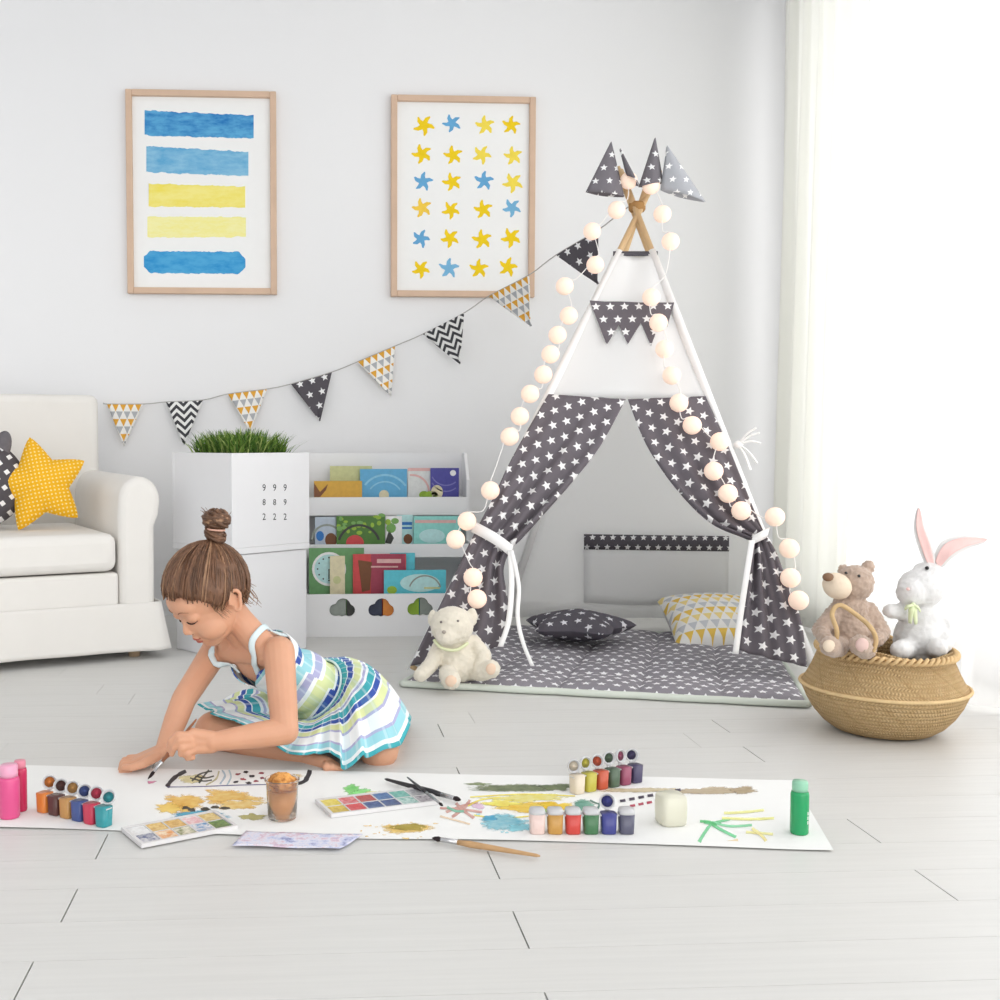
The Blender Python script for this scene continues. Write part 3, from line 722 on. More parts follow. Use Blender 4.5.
# inside: back and side panels
def q4(a, b, c, d, t, sag=.01):
    n = (b - a).cross(d - a).normalized()
    return lambda u, v: a.lerp(b, u).lerp(d.lerp(c, u), v) + n * sag * math.sin(PI * u) * math.sin(PI * v)
zq = V((0, 0, .035))
bl, br, tl, tr = BL + zq, BR + zq, BL.lerp(AP, .80), BR.lerp(AP, .80)
mesh_obj('back_panel', MB().grid(q4(bl, br, tr, tl, 1), 16, 16), M_side, tent, True, solid=.0015)
mesh_obj('side_panel', MB().grid(q4(FL + zq, BL + zq, tl, FL.lerp(AP, .80), 1, -.012), 16, 16), M_side, tent, True, solid=.0015)
mesh_obj('side_panel', MB().grid(q4(FR + zq, BR + zq, tr, FR.lerp(AP, .80), 1, .012), 16, 16), M_side, tent, True, solid=.0015)
bn = (BR - BL).cross(AP - BL).normalized(); bn = -bn if bn.y > 0 else bn
def TB(px, py, off): return PL(px, py, BL, bn) + bn * off
pk = mesh_obj('pocket', MB().grid(lambda u, v: TB(583 + 144 * u, 600 - 55 * v + 3 * math.sin(PI * u) * (1 - v), .020 + .006 * v), 16, 6), M_white, tent, True, solid=.002)
M_star_t = star_mat('grey_star_trim_cotton', (92, 88, 94), (240, 240, 240), .036, .33)
bu = (BR - BL).normalized()
o = mesh_obj('pocket_trim', MB().grid(lambda u, v: TB(583 + 144 * u, 546 + u * 1 - 15 * v + u * 1, .030), 16, 2, 0, lambda u, v, p: ((p - BL).dot(bu) + 5, p.z + 5)), M_star_t, tent, True, solid=.002)
# lashing where the poles cross
mesh_obj('lashing', MB().lathe([(.022, -.016), (.027, -.009), (.027, .009), (.022, .016)], AP, 20, 0, True, True), mat('jute_cord', (176, 136, 88), .9, .2, .2, 80), tent, True, bevel=.004)
# fabric caps on the pole tops
M_star2 = star_mat('grey_star_cotton_caps', (124, 120, 126), (242, 242, 242), .042, .27); M_star2b = star_mat('backlit_star_cotton_caps', (178, 180, 186), (246, 246, 246), .042, .27)  # cap greys lightened to paint in the backlight and haze, right cap palest
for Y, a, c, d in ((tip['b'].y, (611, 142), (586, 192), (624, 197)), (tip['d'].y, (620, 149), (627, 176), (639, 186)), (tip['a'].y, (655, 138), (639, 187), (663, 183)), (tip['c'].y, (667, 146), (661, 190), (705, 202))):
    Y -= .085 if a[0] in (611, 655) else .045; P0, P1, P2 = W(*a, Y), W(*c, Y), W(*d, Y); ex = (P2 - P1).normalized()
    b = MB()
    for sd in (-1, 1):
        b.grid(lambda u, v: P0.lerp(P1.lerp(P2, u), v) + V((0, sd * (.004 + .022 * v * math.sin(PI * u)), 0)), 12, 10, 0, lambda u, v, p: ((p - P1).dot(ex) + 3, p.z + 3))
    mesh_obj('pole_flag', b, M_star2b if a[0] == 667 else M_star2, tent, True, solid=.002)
# white bow on the right pole
bow = MB(); c = TF(737, 447, .02)
for dx, dz in ((.055, .035), (.06, .004), (.05, -.055), (.03, -.075), (.045, .05)):
    bow.tube(bez([c, c + V((dx * .5, -.012, dz * .5 + .008)), c + V((dx, -.02, dz))], 5), [.006] + [.0085] * 10, 8, 0, True, .35)
bow.ell(c, (.014, .012, .012)); mesh_obj('bow', bow, M_tape, tent, True)

# ------------------------------------------------------------------ padded mat
mFL, mFR = G(402, 687), G(808, 708)
mu = (mFR - mFL); ML = mu.length; mu.normalize(); mv = V((-mu.y, mu.x, 0)); MD = 1.02
MA = math.atan2(mu.y, mu.x)
pm = thing('play_mat', 'padded grey star-patterned mat on the floor of the tent', 'mat', mFL, MA)
def matz(x, y):
    sx = abs(math.sin(PI * x / (ML / 5))); sy = abs(math.sin(PI * y / (MD / 5)))
    e = min(1, min(x, ML - x, y, MD - y) / .02 + .25)
    return .010 + .020 * (max(0, min(sx, 1)) ** .45 * .75 + .25) * (sy ** .5 * .55 + .45) * e
M_mat = star_mat('grey_star_mat_cotton', (146, 142, 149), (242, 242, 244), .042, .34)
mesh_obj('pad', MB().grid(lambda u, v: V((u * ML * (1 - .15 * v) + .15 * v * ML, v * MD, matz(u * ML, v * MD))), 120, 100, 0, lambda u, v, p: (p.x + 3, p.y + 3)), M_mat, pm)
pe = MB()
P = [V((x, -.002 - .006 * abs(math.sin(PI * x / (ML / 5))) ** .6, .011)) for x in [ML * k / 120 for k in range(121)]]
pe.tube(P, .0095, 10)
for e in ([V((-.002 + .15 * y / MD * ML, y, .010)) for y in (0, MD / 2, MD)], [V((ML + .002, y, .010)) for y in (0, MD / 2, MD)], [V((.15 * ML, MD, .010)), V((ML, MD, .010))]): pe.tube(e, .0085, 8)
mesh_obj('piping', pe, mat('pale_green_piping', (214, 220, 210), .8, .2, .04), pm)['label'] = 'pale green underside edge'

# cushions in the tent
s = star_cushion(.215, .125, .055, 5, .3); place(s, Matrix.Rotation(PI / 2, 4, 'X')); place(s, Matrix.Rotation(.25, 4, 'Z'))
M_star3 = star_mat('grey_star_cushion_cotton', (96, 92, 100), (224, 224, 228), .046, .30)
for i, p in enumerate(s.v): s.uv[i] = (p.x + 2, p.y + 2)
o = tag(mesh_obj('star_cushion', s, M_star3), 'dark grey star-patterned cushion lying flat on the tent mat', 'cushion'); o.location = G(578, 642, .03) + V((0, 0, .056))
def pillow(w_, h_, T, mats):
    b = MB()
    for sd in (1, -1):
        def fn(u, v):
            x, y = u * 2 - 1, v * 2 - 1; e = ((1 - x * x) * (1 - y * y)); k = 1 - .07 * (1 - abs(x) ** 2 * 1) * abs(y) ** 3 ; k2 = 1 - .07 * (1 - abs(y) ** 2) * abs(x) ** 3
            return V((x * w_ / 2 * k2, y * h_ / 2 * k, sd * T * e ** .42))
        b.grid(fn, 28, 28, 0 if sd > 0 else 1, lambda u, v, p: (p.x + 2, p.y + 2))
    return b
M_tri2 = tri_mat('yellow_grey_triangle_pillow', .036, [(238, 200, 96), (206, 208, 212), (244, 222, 150)])
pw = pillow(.35, .35, .078, 0); o = tag(mesh_obj('pillow', pw, [M_tri2, mat('white_pillow_back', (232, 231, 230), .9, .2, .03)]), 'square pillow with yellow and grey triangles leaning in the tent', 'pillow')
o.rotation_euler = (math.radians(19), 0, math.radians(-6)); o.location = W(718, 624, 3.80)

# ------------------------------------------------------------------ cotton ball lights
M_ball = mat('lit_cotton_ball', (255, 226, 208), .8, .2, .05, 90, .3, 260, Emission_Color=(1, .76, .60, 1), Emission_Strength=.27)
M_wire = mat('white_light_wire', (246, 243, 240), .6)
left_b = [(626, 193), (614, 222), (590, 243), (593, 276), (563, 297), (567, 326), (556, 345), (549, 364), (542, 384), (529, 403), (519, 425), (509, 445), (490, 498), (467, 528), (456, 546), (473, 585), (477, 606)]
right_b = [(648, 198), (659, 226), (667, 253), (648, 308), (655, 333), (661, 359), (668, 385), (675, 412), (688, 434), (715, 450), (709, 479), (723, 501), (736, 518), (769, 524), (783, 555), (784, 584), (792, 606)]
lt = thing('string_lights', 'string of glowing peach cotton balls draped down both tent poles', 'lights', V((AP.x, AP.y - .06, 0)))
def chain(L):
    Q = []
    for i, (x, y) in enumerate(L):
        p = TF(x, y, .070 + (.02 if y > 560 and x < 500 else 0))
        pass
        Q.append(p)
    return Q
for L in (left_b, right_b):
    Q = chain(L); path = []
    for i, p in enumerate(Q):
        path.append(p + V((0, .004, .022)))
        if i < len(Q) - 1:
            mid = p.lerp(Q[i + 1], .5) + V((.014 * (-1) ** i, -.006, -.012)); path.append(mid)
    mesh_obj('wire', MB().tube(bez(path, 5), .0015, 6), M_wire, lt, True)
    proto = None
    for p in Q:
        if proto is None:
            b = MB().ell((0, 0, 0), .0275, None, 24, 14)
            for k, q in enumerate(b.v): b.v[k] = q * (1 + .018 * noise.noise(q * 140))
            proto = mesh_obj('light_ball', b, M_ball, lt); o = proto
        else:
            o = proto.copy(); C.objects.link(o); o.parent = lt
        o.location = p - lt.location; o.rotation_euler = (p.x * 9, p.z * 7, 0)

# ------------------------------------------------------------------ belly basket
Bc = G(883, 730); R_ = .205
bk = thing('belly_basket', 'woven seagrass belly basket holding two soft toys near the window', 'basket', Bc)
bmt, bb = newmat('woven_seagrass', .85, .2)
u, v = bb.uv()
strand = bb.m('ABSOLUTE', bb.m('SINE', bb.m('ADD', bb.m('MULTIPLY', u, 150), bb.m('MULTIPLY', bb.m('SINE', bb.m('MULTIPLY', v, 420)), .9))))
row = bb.m('ABSOLUTE', bb.m('SINE', bb.m('MULTIPLY', v, 290)))
hgt = bb.m('MULTIPLY', strand, row)
nz = bb.noise(55, 4); c1_ = bb.mix(nz, lin((206, 170, 118)), lin((238, 210, 164)))
dg_ = bb.m('LESS_THAN', bb.m('ABSOLUTE', bb.m('SUBTRACT', bb.m('FRACT', bb.m('ADD', bb.m('MULTIPLY', u, 3.2), bb.m('MULTIPLY', v, 9))), .5)), .035)
c2_ = bb.mix(bb.m('MULTIPLY', dg_, .25), c1_, lin((170, 136, 90)))
c3_ = bb.mix(bb.m('MULTIPLY', bb.m('SUBTRACT', 1, hgt), .45), c2_, lin((176, 138, 92)))
bb.L.new(c3_, bb.bsdf.inputs['Base Color']); bb.bump(hgt, .9, .006)
prof = [(.0, .004), (.10, .002), (.125, .006), (.150, .022), (.172, .045), (.190, .072), (.2005, .095), (.206, .109), (.201, .113), (.191, .128), (.179, .150), (.168, .175), (.160, .196), (.163, .203), (.158, .206), (.152, .2), (.157, .17), (.178, .14), (.19, .11), (.16, .04), (.12, .012), (0.0, .012)]
b = MB().lathe([(a * .915, z) for a, z in prof], (0, 0, 0), 120, 0, False, False, None, 3.0)
for i, p in enumerate(b.v):
    w_ = math.atan2(p.y, p.x); k = 1 + .012 * math.sin(3 * w_ + 1) ; p.x *= k; p.y *= k; p.z += (.006 * math.sin(2 * w_ + .8) + .004 * math.sin(5 * w_)) * (p.z / .2) ** 2
mesh_obj('body', b, bmt, bk)
mesh_obj('waist_ridge', MB().tube([V((.1885 * (1 + .012 * math.sin(3 * w_ + 1)) * math.cos(w_), .1885 * (1 + .012 * math.sin(3 * w_ + 1)) * math.sin(w_), .1095)) for w_ in [2 * PI * k / 90 for k in range(91)]], .0042, 8), mat('seagrass_ridge', (228, 198, 150), .9, .2, .2, 70), bk)
br_ = MB(); 
for ph in (0, PI):
    br_.tube([V(((.1475 + .0045 * math.cos(k * .8 + ph)) * math.cos(k * 2 * PI / 240), (.169 + .006 * math.cos(k * .8 + ph)) * math.sin(k * 2 * PI / 240), .196 + .006 * math.sin(k * .8 + ph))) for k in range(241)], .0042, 7)
mesh_obj('braided_rim', br_, mat('seagrass_braid', (222, 190, 142), .9, .2, .3, 70), bk)
M_cord = mat('seagrass_cord', (206, 176, 132), .9, .2, .25, 60, .3, 300)
Yh = Bc.y - .15
mesh_obj('handle', MB().tube(bez([W(834, 651, Yh + .03), W(837, 632, Yh), W(832, 614, Yh + .015), W(840, 605, Yh + .02), W(858, 616, Yh + .01), W(871, 628, Yh - .005), W(876, 640, Yh - .01), W(873, 652, Yh - .01)], 6), .0052, 8), M_cord, bk, True)
mesh_obj('handle', MB().tube(bez([W(918, 652, Bc.y + .15), W(922, 638, Bc.y + .16), W(940, 638, Bc.y + .16), W(944, 650, Bc.y + .14)], 6), .0052, 8), M_cord, bk, True)

# ------------------------------------------------------------------ soft toys
M_bear = mat('beige_brown_plush', (190, 168, 152), .95, .1, .28, 55, .5, 170, Sheen_Weight=.4)
M_muz = mat('cream_plush', (232, 214, 192), .95, .1, .08, 60, .3, 200)
M_nose = mat('brown_nose', (128, 96, 72), .6)
M_eye = mat('black_bead_eye', (18, 16, 16), .15, .6, 0)
M_pinkp = mat('dusty_pink_plush', (222, 192, 184), .95, .1, .1, 60)
yb = Bc.y - .02
br0 = thing('teddy_bear', 'curly brown teddy bear sitting in the basket', 'soft toy', V((W(850, 650, yb).x, yb, .0)))
e = lambda b, px, py, Y, r, mx=None: b.ell(W(px, py, Y), r, mx)
b = MB(); e(b, 852, 632, yb, (.052, .045, .062)); e(b, 850, 608, yb - .002, (.042, .036, .038)); e(b, 855, 583, yb - .01, (.043, .040, .042)); e(b, 868, 567, yb, (.016, .010, .017)); e(b, 843, 570, yb + .012, (.013, .009, .014))
b.cap(W(838, 612, yb), W(820, 630, yb - .02), .024, .018); b.cap(W(820, 630, yb - .02), W(826, 640, yb - .06), .018, .016)
b.cap(W(868, 612, yb), W(882, 632, yb - .02), .024, .019); b.cap(W(882, 632, yb - .02), W(876, 640, yb - .05), .019, .017)
b.cap(W(842, 646, yb - .01), W(834, 648, yb - .10), .024, .02); b.cap(W(834, 648, yb - .10), W(830, 646, yb - .135), .021, .022)
b.cap(W(866, 648, yb - .01), W(866, 650, yb - .10), .024, .020); b.cap(W(866, 650, yb - .10), W(860, 645, yb - .145), .022, .023)
blob('body', b, M_bear, br0, True, .003, 3, .0034, 150)
blob('muzzle', MB().ell(W(837, 586, yb - .034), (.034, .032, .030), Matrix.Rotation(-.5, 3, 'Z') @ Matrix.Rotation(.6, 3, 'Y')), M_muz, br0, True, .003, 3, .0006, 200)
mesh_obj('nose', MB().ell(W(828, 577, yb - .058), (.013, .008, .010)), M_nose, br0, True)
for x, y, yy in ((846, 573, -.048), (859, 576, -.053)): mesh_obj('eye', MB().ell(W(x, y, yb + yy), .0036), M_eye, br0, True)
for x, y, yy in ((863, 646, -.166),): mesh_obj('foot_pad', MB().ell(W(862, 645, yb - .160), (.015, .010, .016)), M_pinkp, br0, True)
mesh_obj('foot_pad', MB().ell(W(829, 646, yb - .150), (.014, .009, .014)), M_muz, br0, True)

M_bun = mat('white_plush', (226, 225, 224), .95, .1, .03, 60, .35, 260, Sheen_Weight=.3)
M_earp = mat('pink_ear_lining', (244, 206, 202), .9, .15, .14, 40)
yu = Bc.y + .005
bn0 = thing('plush_bunny', 'white plush bunny with pink-lined ears in the basket', 'soft toy', V((W(922, 650, yu).x, yu, 0)))
b = MB(); e(b, 921, 640, yu, (.064, .056, .075)); e(b, 920, 618, yu, (.048, .044, .05)); e(b, 921, 588, yu - .01, (.053, .050, .047)); e(b, 912, 592, yu - .030, (.036, .032, .034)); e(b, 928, 574, yu, (.036, .036, .030))
b.cap(W(908, 612, yu - .01), W(890, 611, yu - .03), .021, .017); b.cap(W(936, 614, yu), W(949, 632, yu - .02), .023, .021); b.cap(W(949, 632, yu - .02), W(944, 645, yu - .06), .02, .018)
b.cap(W(910, 648, yu), W(900, 650, yu - .10), .025, .022); b.cap(W(934, 648, yu), W(938, 648, yu - .09), .025, .022)
blob('body', b, M_bun, bn0, True, .004, 3, .0020, 120)
def ear(pts, wd, nrm, lin_):
    P = bez(pts, 8); n = len(P) - 1; side = (P[-1] - P[0]).normalized().cross(nrm).normalized()
    prof_ = lambda t: (math.sin(PI * min(1, t * .97 + .03) ** .75) ** .6) * .92 + .08 * (1 - t)
    for (nm, m, sc, off, th) in (('ear', M_bun, 1, 0, .010), ('ear_lining', M_earp, .62, .0052, .006)):
        b = MB()
        for sd in (1, -1):
            b.grid(lambda u, v: P[int(v * n + .5)] + side * (2 * u - 1) * wd * sc * prof_(v) + nrm * (off + sd * th * .5 * max(0, 1 - (2 * u - 1) ** 2) ** .5 + .35 * wd * (2 * u - 1) ** 2 * 0.5), 12, n)
        if nm == 'ear': er = mesh_obj(nm, b, m, bn0, True)
        else: mesh_obj(nm, b, m, er); bpy.data.objects[er.name].children[0].location = -bn0.location
ear([W(931, 566, yu), W(925, 547, yu - .005), W(919, 527, yu - .005), W(918, 508, yu)], .0165, V((-.25, -.95, 0.1)).normalized(), 1)
ear([W(935, 565, yu), W(945, 551, yu - .01), W(961, 543, yu - .012), W(985, 540, yu - .01)], .024, V((.05, -.95, .25)).normalized(), 1)
mesh_obj('eye', MB().ell(W(927, 568, yu - .029), .0046), M_eye, bn0, True)
mesh_obj('nose', MB().ell(W(908, 589, yu - .060), (.0042, .004, .0036)), M_earp, bn0, True)
nb = MB()
for dx, dy, s in ((-8, 4, 1), (7, 6, 1), (-3, 18, .8), (3, 19, .8)): nb.tube(bez([W(913, 605, yu - .056), W(913 + dx * .6, 605 + dy * .3, yu - .062), W(913 + dx, 605 + dy, yu - .054)], 5), [.003, .0055, .006, .006, .0065, .0065, .006, .0055, .005, .0045, .004], 8, 0, True, .5)
nb.ell(W(913, 605, yu - .058), .006); mesh_obj('neck_bow', nb, mat('pale_lime_ribbon', (228, 238, 196), .7, .3), bn0, True)

M_lamb = mat('cream_curly_plush', (230, 222, 206), .95, .1, .10, 70, .6, 150, Sheen_Weight=.4)
yl = 3.17
lb = thing('plush_bear', 'cream plush bear slumped on the mat corner at the tent entrance', 'soft toy', V((W(455, 680, yl).x, yl, .03)))
b = MB(); e(b, 458, 662, yl, (.055, .048, .060)); e(b, 456, 645, yl, (.045, .04, .04)); e(b, 452, 626, yl - .02, (.060, .052, .055)); e(b, 447, 636, yl - .055, (.030, .026, .026)); e(b, 433, 619, yl - .0, (.014, .016, .026)); e(b, 472, 617, yl - .005, (.016, .014, .026))
b.cap(W(440, 648, yl), W(430, 666, yl - .03), .024, .021); b.cap(W(430, 666, yl - .03), W(421, 675, yl - .05), .021, .020)
b.cap(W(473, 643, yl), W(484, 655, yl - .02), .024, .021); b.cap(W(484, 655, yl - .02), W(480, 671, yl - .05), .021, .020)
b.cap(W(450, 672, yl), W(448, 674, yl - .06), .027, .025); b.cap(W(448, 674, yl - .06), W(451, 680, yl - .085), .026, .027)
b.cap(W(470, 671, yl), W(483, 672, yl - .05), .027, .025); b.cap(W(483, 672, yl - .05), W(491, 669, yl - .07), .025, .026)
blob('body', b, M_lamb, lb, True, .004, 3, .0028, 100)
mesh_obj('nose', MB().ell(W(444, 632, yl - .082), (.006, .004, .005)), mat('grey_thread_nose', (170, 160, 150), .8), lb, True)
for x, y in ((441, 622), (458, 621)): mesh_obj('eye', MB().ell(W(x, y, yl - .066), .0036), mat('grey_thread_eye', (120, 112, 108), .5), lb, True)
M_pad = mat('peach_foot_pad', (236, 208, 184), .95, .1, .08)
mesh_obj('foot_pad', MB().ell(W(451, 681, yl - .106), (.016, .008, .016)), M_pad, lb, True)
mesh_obj('foot_pad', MB().ell(W(491, 669, yl - .091), (.014, .007, .016)), M_pad, lb, True)
mesh_obj('collar', MB().tube(bez([W(434, 640, yl - .04), W(442, 648, yl - .058), W(456, 650, yl - .056), W(468, 643, yl - .04)], 5), .0045, 8), mat('pale_lime_collar', (226, 230, 190), .8), lb, True)
# ------------------------------------------------------------------ long sheet of painting paper
pA, pB, pC, pD = G(-60, 765), G(792, 781), G(832, 851), G(-60, 828)
paper = MB(); pmats = [mat('white_painting_paper', (242, 242, 240), .8, .15, .015)]
def pz(u, v): return .0022 + .003 * max(0, (u - .93) / .07) ** 2 * (v < 2) * abs(math.sin(v * 3 + .5)) + .0012 * (math.sin(u * 23) * .5 + .5) * (v < .08)
def pfn(u, v):
    p = pD.lerp(pC, u).lerp(pA.lerp(pB, u), v); p.y += .006 * math.sin(u * 11) * (1 - v) ** 4 + .004 * math.sin(u * 17) * v ** 4; p.z = pz(u, v); return p
paper.grid(pfn, 90, 14)
lay = [0]
def gm_(px, py): return G(px, py, .0026 + lay[0] * .000006)
_pm = {}
def pmat(c1, c2=None):
    k = (c1, c2)
    if k not in _pm:
        nm = 'paint_%d_%d_%d' % c1
        m, b = newmat(nm, .55, .3); u_, _v = b.uv(); dark = sum(c1) < 200
        al = b.m('ADD', b.m('MULTIPLY', b.m('SUBTRACT', 1.0, u_), 6.0 if dark else 2.6), b.m('MULTIPLY', b.m('SUBTRACT', b.noise(85, 5, None, .7), .5), 1.2 if dark else 2.6))
        b.L.new(b.m('MINIMUM', b.m('MAXIMUM', al, 0.0), .96 if dark else .82), b.bsdf.inputs['Alpha'])
        b.L.new(b.ramp(b.noise(45, 4), [(.32, lin(c1)), (.64, lin(c2 or tuple(min(255, x + 26) for x in c1)))]), b.bsdf.inputs['Base Color'])
        pmats.append(m); _pm[k] = len(pmats) - 1
    return _pm[k]
rs = random.Random(12)
def splotch(cx, cy, rx, ry, c1, c2=None, wob=.3, n=44, seed=None):
    lay[0] += 1; sd = rs.uniform(0, 50); P = []
    for k in range(n):
        w_ = 2 * PI * k / n; q = 1 + wob * noise.noise(V((math.cos(w_) * 1.6 + sd, math.sin(w_) * 1.6, sd))) * 1.6 + wob * .5 * noise.noise(V((math.cos(w_) * 5, math.sin(w_) * 5 + sd, 3)))
        P.append(gm_(cx + rx * q * math.cos(w_), cy + ry * q * math.sin(w_)))
    paper.add([gm_(cx, cy)] + P, [(0, 1 + (k + 1) % n, 1 + k) for k in range(n)], pmat(c1, c2), False, [(0, 0)] + [(1, 0)] * n)
def stroke(pts, wd, c1, c2=None):
    lay[0] += 1; P = bez([V((x, y, 0)) for x, y in pts], 5); vs = []
    for i, p in enumerate(P):
        t = (P[min(i + 1, len(P) - 1)] - P[max(i - 1, 0)]).normalized(); nn = V((-t.y, t.x, 0)) * wd * (.75 + .5 * noise.noise(p * .3) + .15) * .5
        nn.y = max(-abs(nn.y), -wd * .35) if nn.y < 0 else min(nn.y, wd * .35)
        vs += [gm_(p.x + nn.x, p.y + nn.y), gm_(p.x, p.y), gm_(p.x - nn.x, p.y - nn.y)]
    paper.add(vs, [f for i in range(len(P) - 1) for f in ((3 * i, 3 * i + 1, 3 * i + 4, 3 * i + 3), (3 * i + 1, 3 * i + 2, 3 * i + 5, 3 * i + 4))], pmat(c1, c2), False, [(1, 0), (0, 0), (1, 0)] * len(P))
BLK = (44, 40, 44)
splotch(192, 779, 14, 5, (226, 216, 164)); splotch(284, 778, 18, 6, (234, 190, 104), (244, 214, 150))
stroke([(186, 771), (178, 775), (171, 781), (167, 787)], 5, BLK); stroke([(167, 787), (200, 786.5), (240, 785), (300, 784)], 1.6, (90, 88, 130))
stroke([(310, 770), (308, 776), (303, 782), (290, 785)], 5, BLK)
for q in ([(192, 781), (200, 774), (212, 771)], [(195, 776), (205, 778), (214, 776)], [(199, 783), (203, 777), (209, 770)], [(190, 778), (203, 781), (212, 780)]): stroke(q, 2.4, (70, 72, 66))
stroke([(222, 770), (225, 776), (220, 784)], 2, (170, 190, 206)); stroke([(229, 770), (231, 777), (227, 785)], 2, (176, 200, 212)); stroke([(206, 785), (216, 779), (219, 771)], 2, (196, 190, 150))
for x, y, c in ((238, 774, (150, 40, 56)), (246, 772, BLK), (243, 779, (160, 50, 60)), (252, 776, BLK), (256, 781, (140, 46, 60)), (236, 782, BLK), (262, 773, (150, 50, 66)), (249, 783, BLK), (262, 778, (130, 40, 60))): splotch(x, y, 3, 1.3, c, None, .35, 14)
# magenta dab under the brush tip
splotch(151, 782, 5, 1.5, (196, 60, 120), (232, 150, 180), .4)
splotch(186, 803, 27, 9, (232, 176, 72), (246, 208, 120), .45); splotch(226, 797, 30, 7, (234, 180, 80), (246, 214, 134), .45); splotch(168, 808, 14, 6, (240, 196, 96), None, .4); splotch(240, 804, 24, 5, (238, 190, 96), (248, 220, 150), .4)
splotch(201, 815, 32, 5.0, (44, 148, 190), (96, 186, 214), .22)
for x, y in ((186, 808), (192, 810), (216, 807), (224, 808), (205, 809)): splotch(x, y, 5, 1.6, (60, 58, 50), None, .4, 14)
splotch(252, 817, 13, 3.4, (178, 172, 104), (206, 200, 140))
splotch(352, 789, 9, 5, (120, 214, 110), (160, 230, 140), .4); splotch(362, 793, 14, 4, (130, 218, 120), None, .4); splotch(380, 793, 14, 3, (232, 232, 140), (244, 240, 180), .4)
splotch(408, 828, 25, 5.4, (232, 188, 92), (240, 206, 120), .2); splotch(408, 827, 18, 3.6, (166, 150, 60), (190, 170, 80), .25)
for k in range(26): splotch(rs.uniform(352, 440), rs.uniform(820, 840), rs.uniform(.8, 3), rs.uniform(.4, 1), (240, 200, 130), None, .5, 10)
for q in ([(446, 812), (462, 806), (478, 802)], [(452, 817), (464, 808), (470, 800)], [(440, 808), (460, 809), (482, 812)], [(456, 803), (463, 810), (474, 818)]): stroke(q, 4, (206, 150, 140), (226, 180, 170))
stroke([(447, 807), (456, 811), (464, 811)], 4, (120, 186, 160)); splotch(478, 806, 9, 3, (222, 190, 214), None, .4)
stroke([(440, 816), (455, 820), (470, 824)], 3, (226, 200, 170)); 
splotch(520, 788, 48, 4.2, (98, 112, 78), (136, 146, 108), .2); splotch(556, 787, 22, 4.0, (86, 104, 70), (128, 140, 100), .3); splotch(478, 784, 12, 1.6, (120, 134, 90), None, .4)
splotch(528, 798, 44, 4.0, (240, 226, 110), (246, 238, 160), .35)
splotch(524, 807, 46, 6.2, (240, 192, 44), (248, 220, 100), .35); splotch(556, 806, 18, 5.5, (238, 190, 30), (246, 214, 70), .35); splotch(500, 803, 22, 4, (246, 222, 100), None, .4); splotch(545, 811, 8, 2.4, (150, 190, 120), None, .3)
for q in ([(470, 797), (500, 795), (530, 794), (575, 796)], [(474, 815), (500, 818), (530, 816)], [(468, 806), (480, 800), (500, 797)]): stroke(q, 2.2, (244, 220, 90))
splotch(503, 822, 22, 7, (100, 184, 206), (170, 216, 226), .4); splotch(520, 828, 14, 4, (130, 200, 214), None, .5); splotch(491, 818, 9, 3, (70, 160, 196), None, .4)
for k in range(14): splotch(rs.uniform(470, 530), rs.uniform(812, 838), rs.uniform(1, 4), rs.uniform(.5, 1.3), (150, 208, 220), None, .5, 10)
splotch(583, 805, 10, 5.5, (84, 150, 130), (130, 182, 166), .3)
for q in ([(592, 812), (598, 808), (600, 801)], [(590, 800), (596, 803), (604, 805)]): stroke(q, 2.4, (70, 110, 100))
splotch(640, 790, 40, 2.6, (206, 188, 150), (222, 208, 176), .3); splotch(712, 791, 38, 4.4, (190, 170, 140), (206, 190, 162), .3); splotch(742, 790, 15, 3.6, (176, 156, 124), (196, 178, 148), .4)
for k in range(7):
    x = 620 + k * 9.2; y = 801 - k * 1.75; stroke([(x, y), (x + 5.5, y - .9)], 4.0, (58, 50, 66))
    if k < 5: x = 630 + k * 8.4; y = 806 - k * 1.6; stroke([(x, y), (x + 5.2, y - .9)], 4.0, (176, 44, 72))
for q, c in (([(704, 822), (712, 823), (730, 819)], (110, 200, 140)), ([(710, 823), (722, 830), (736, 837)], (104, 200, 140)), ([(712, 822), (730, 826), (752, 825)], (130, 210, 160)), ([(711, 824), (705, 832), (699, 842)], (120, 206, 150)), ([(700, 821), (710, 822), (716, 826)], (90, 190, 120)),
             ([(724, 813), (744, 812), (764, 810)], (238, 232, 150)), ([(722, 818), (750, 819), (774, 818)], (232, 228, 140)), ([(746, 832), (760, 833), (773, 834)], (240, 226, 150)), ([(752, 828), (762, 836), (766, 841)], (240, 222, 150)), ([(716, 842), (728, 842), (738, 840)], (246, 214, 170))): stroke(q, 4.2, c)
po = mesh_obj('painting_paper', paper, pmats); tag(po, 'long white sheet of paper on the floor covered in bright painted shapes', 'paper')

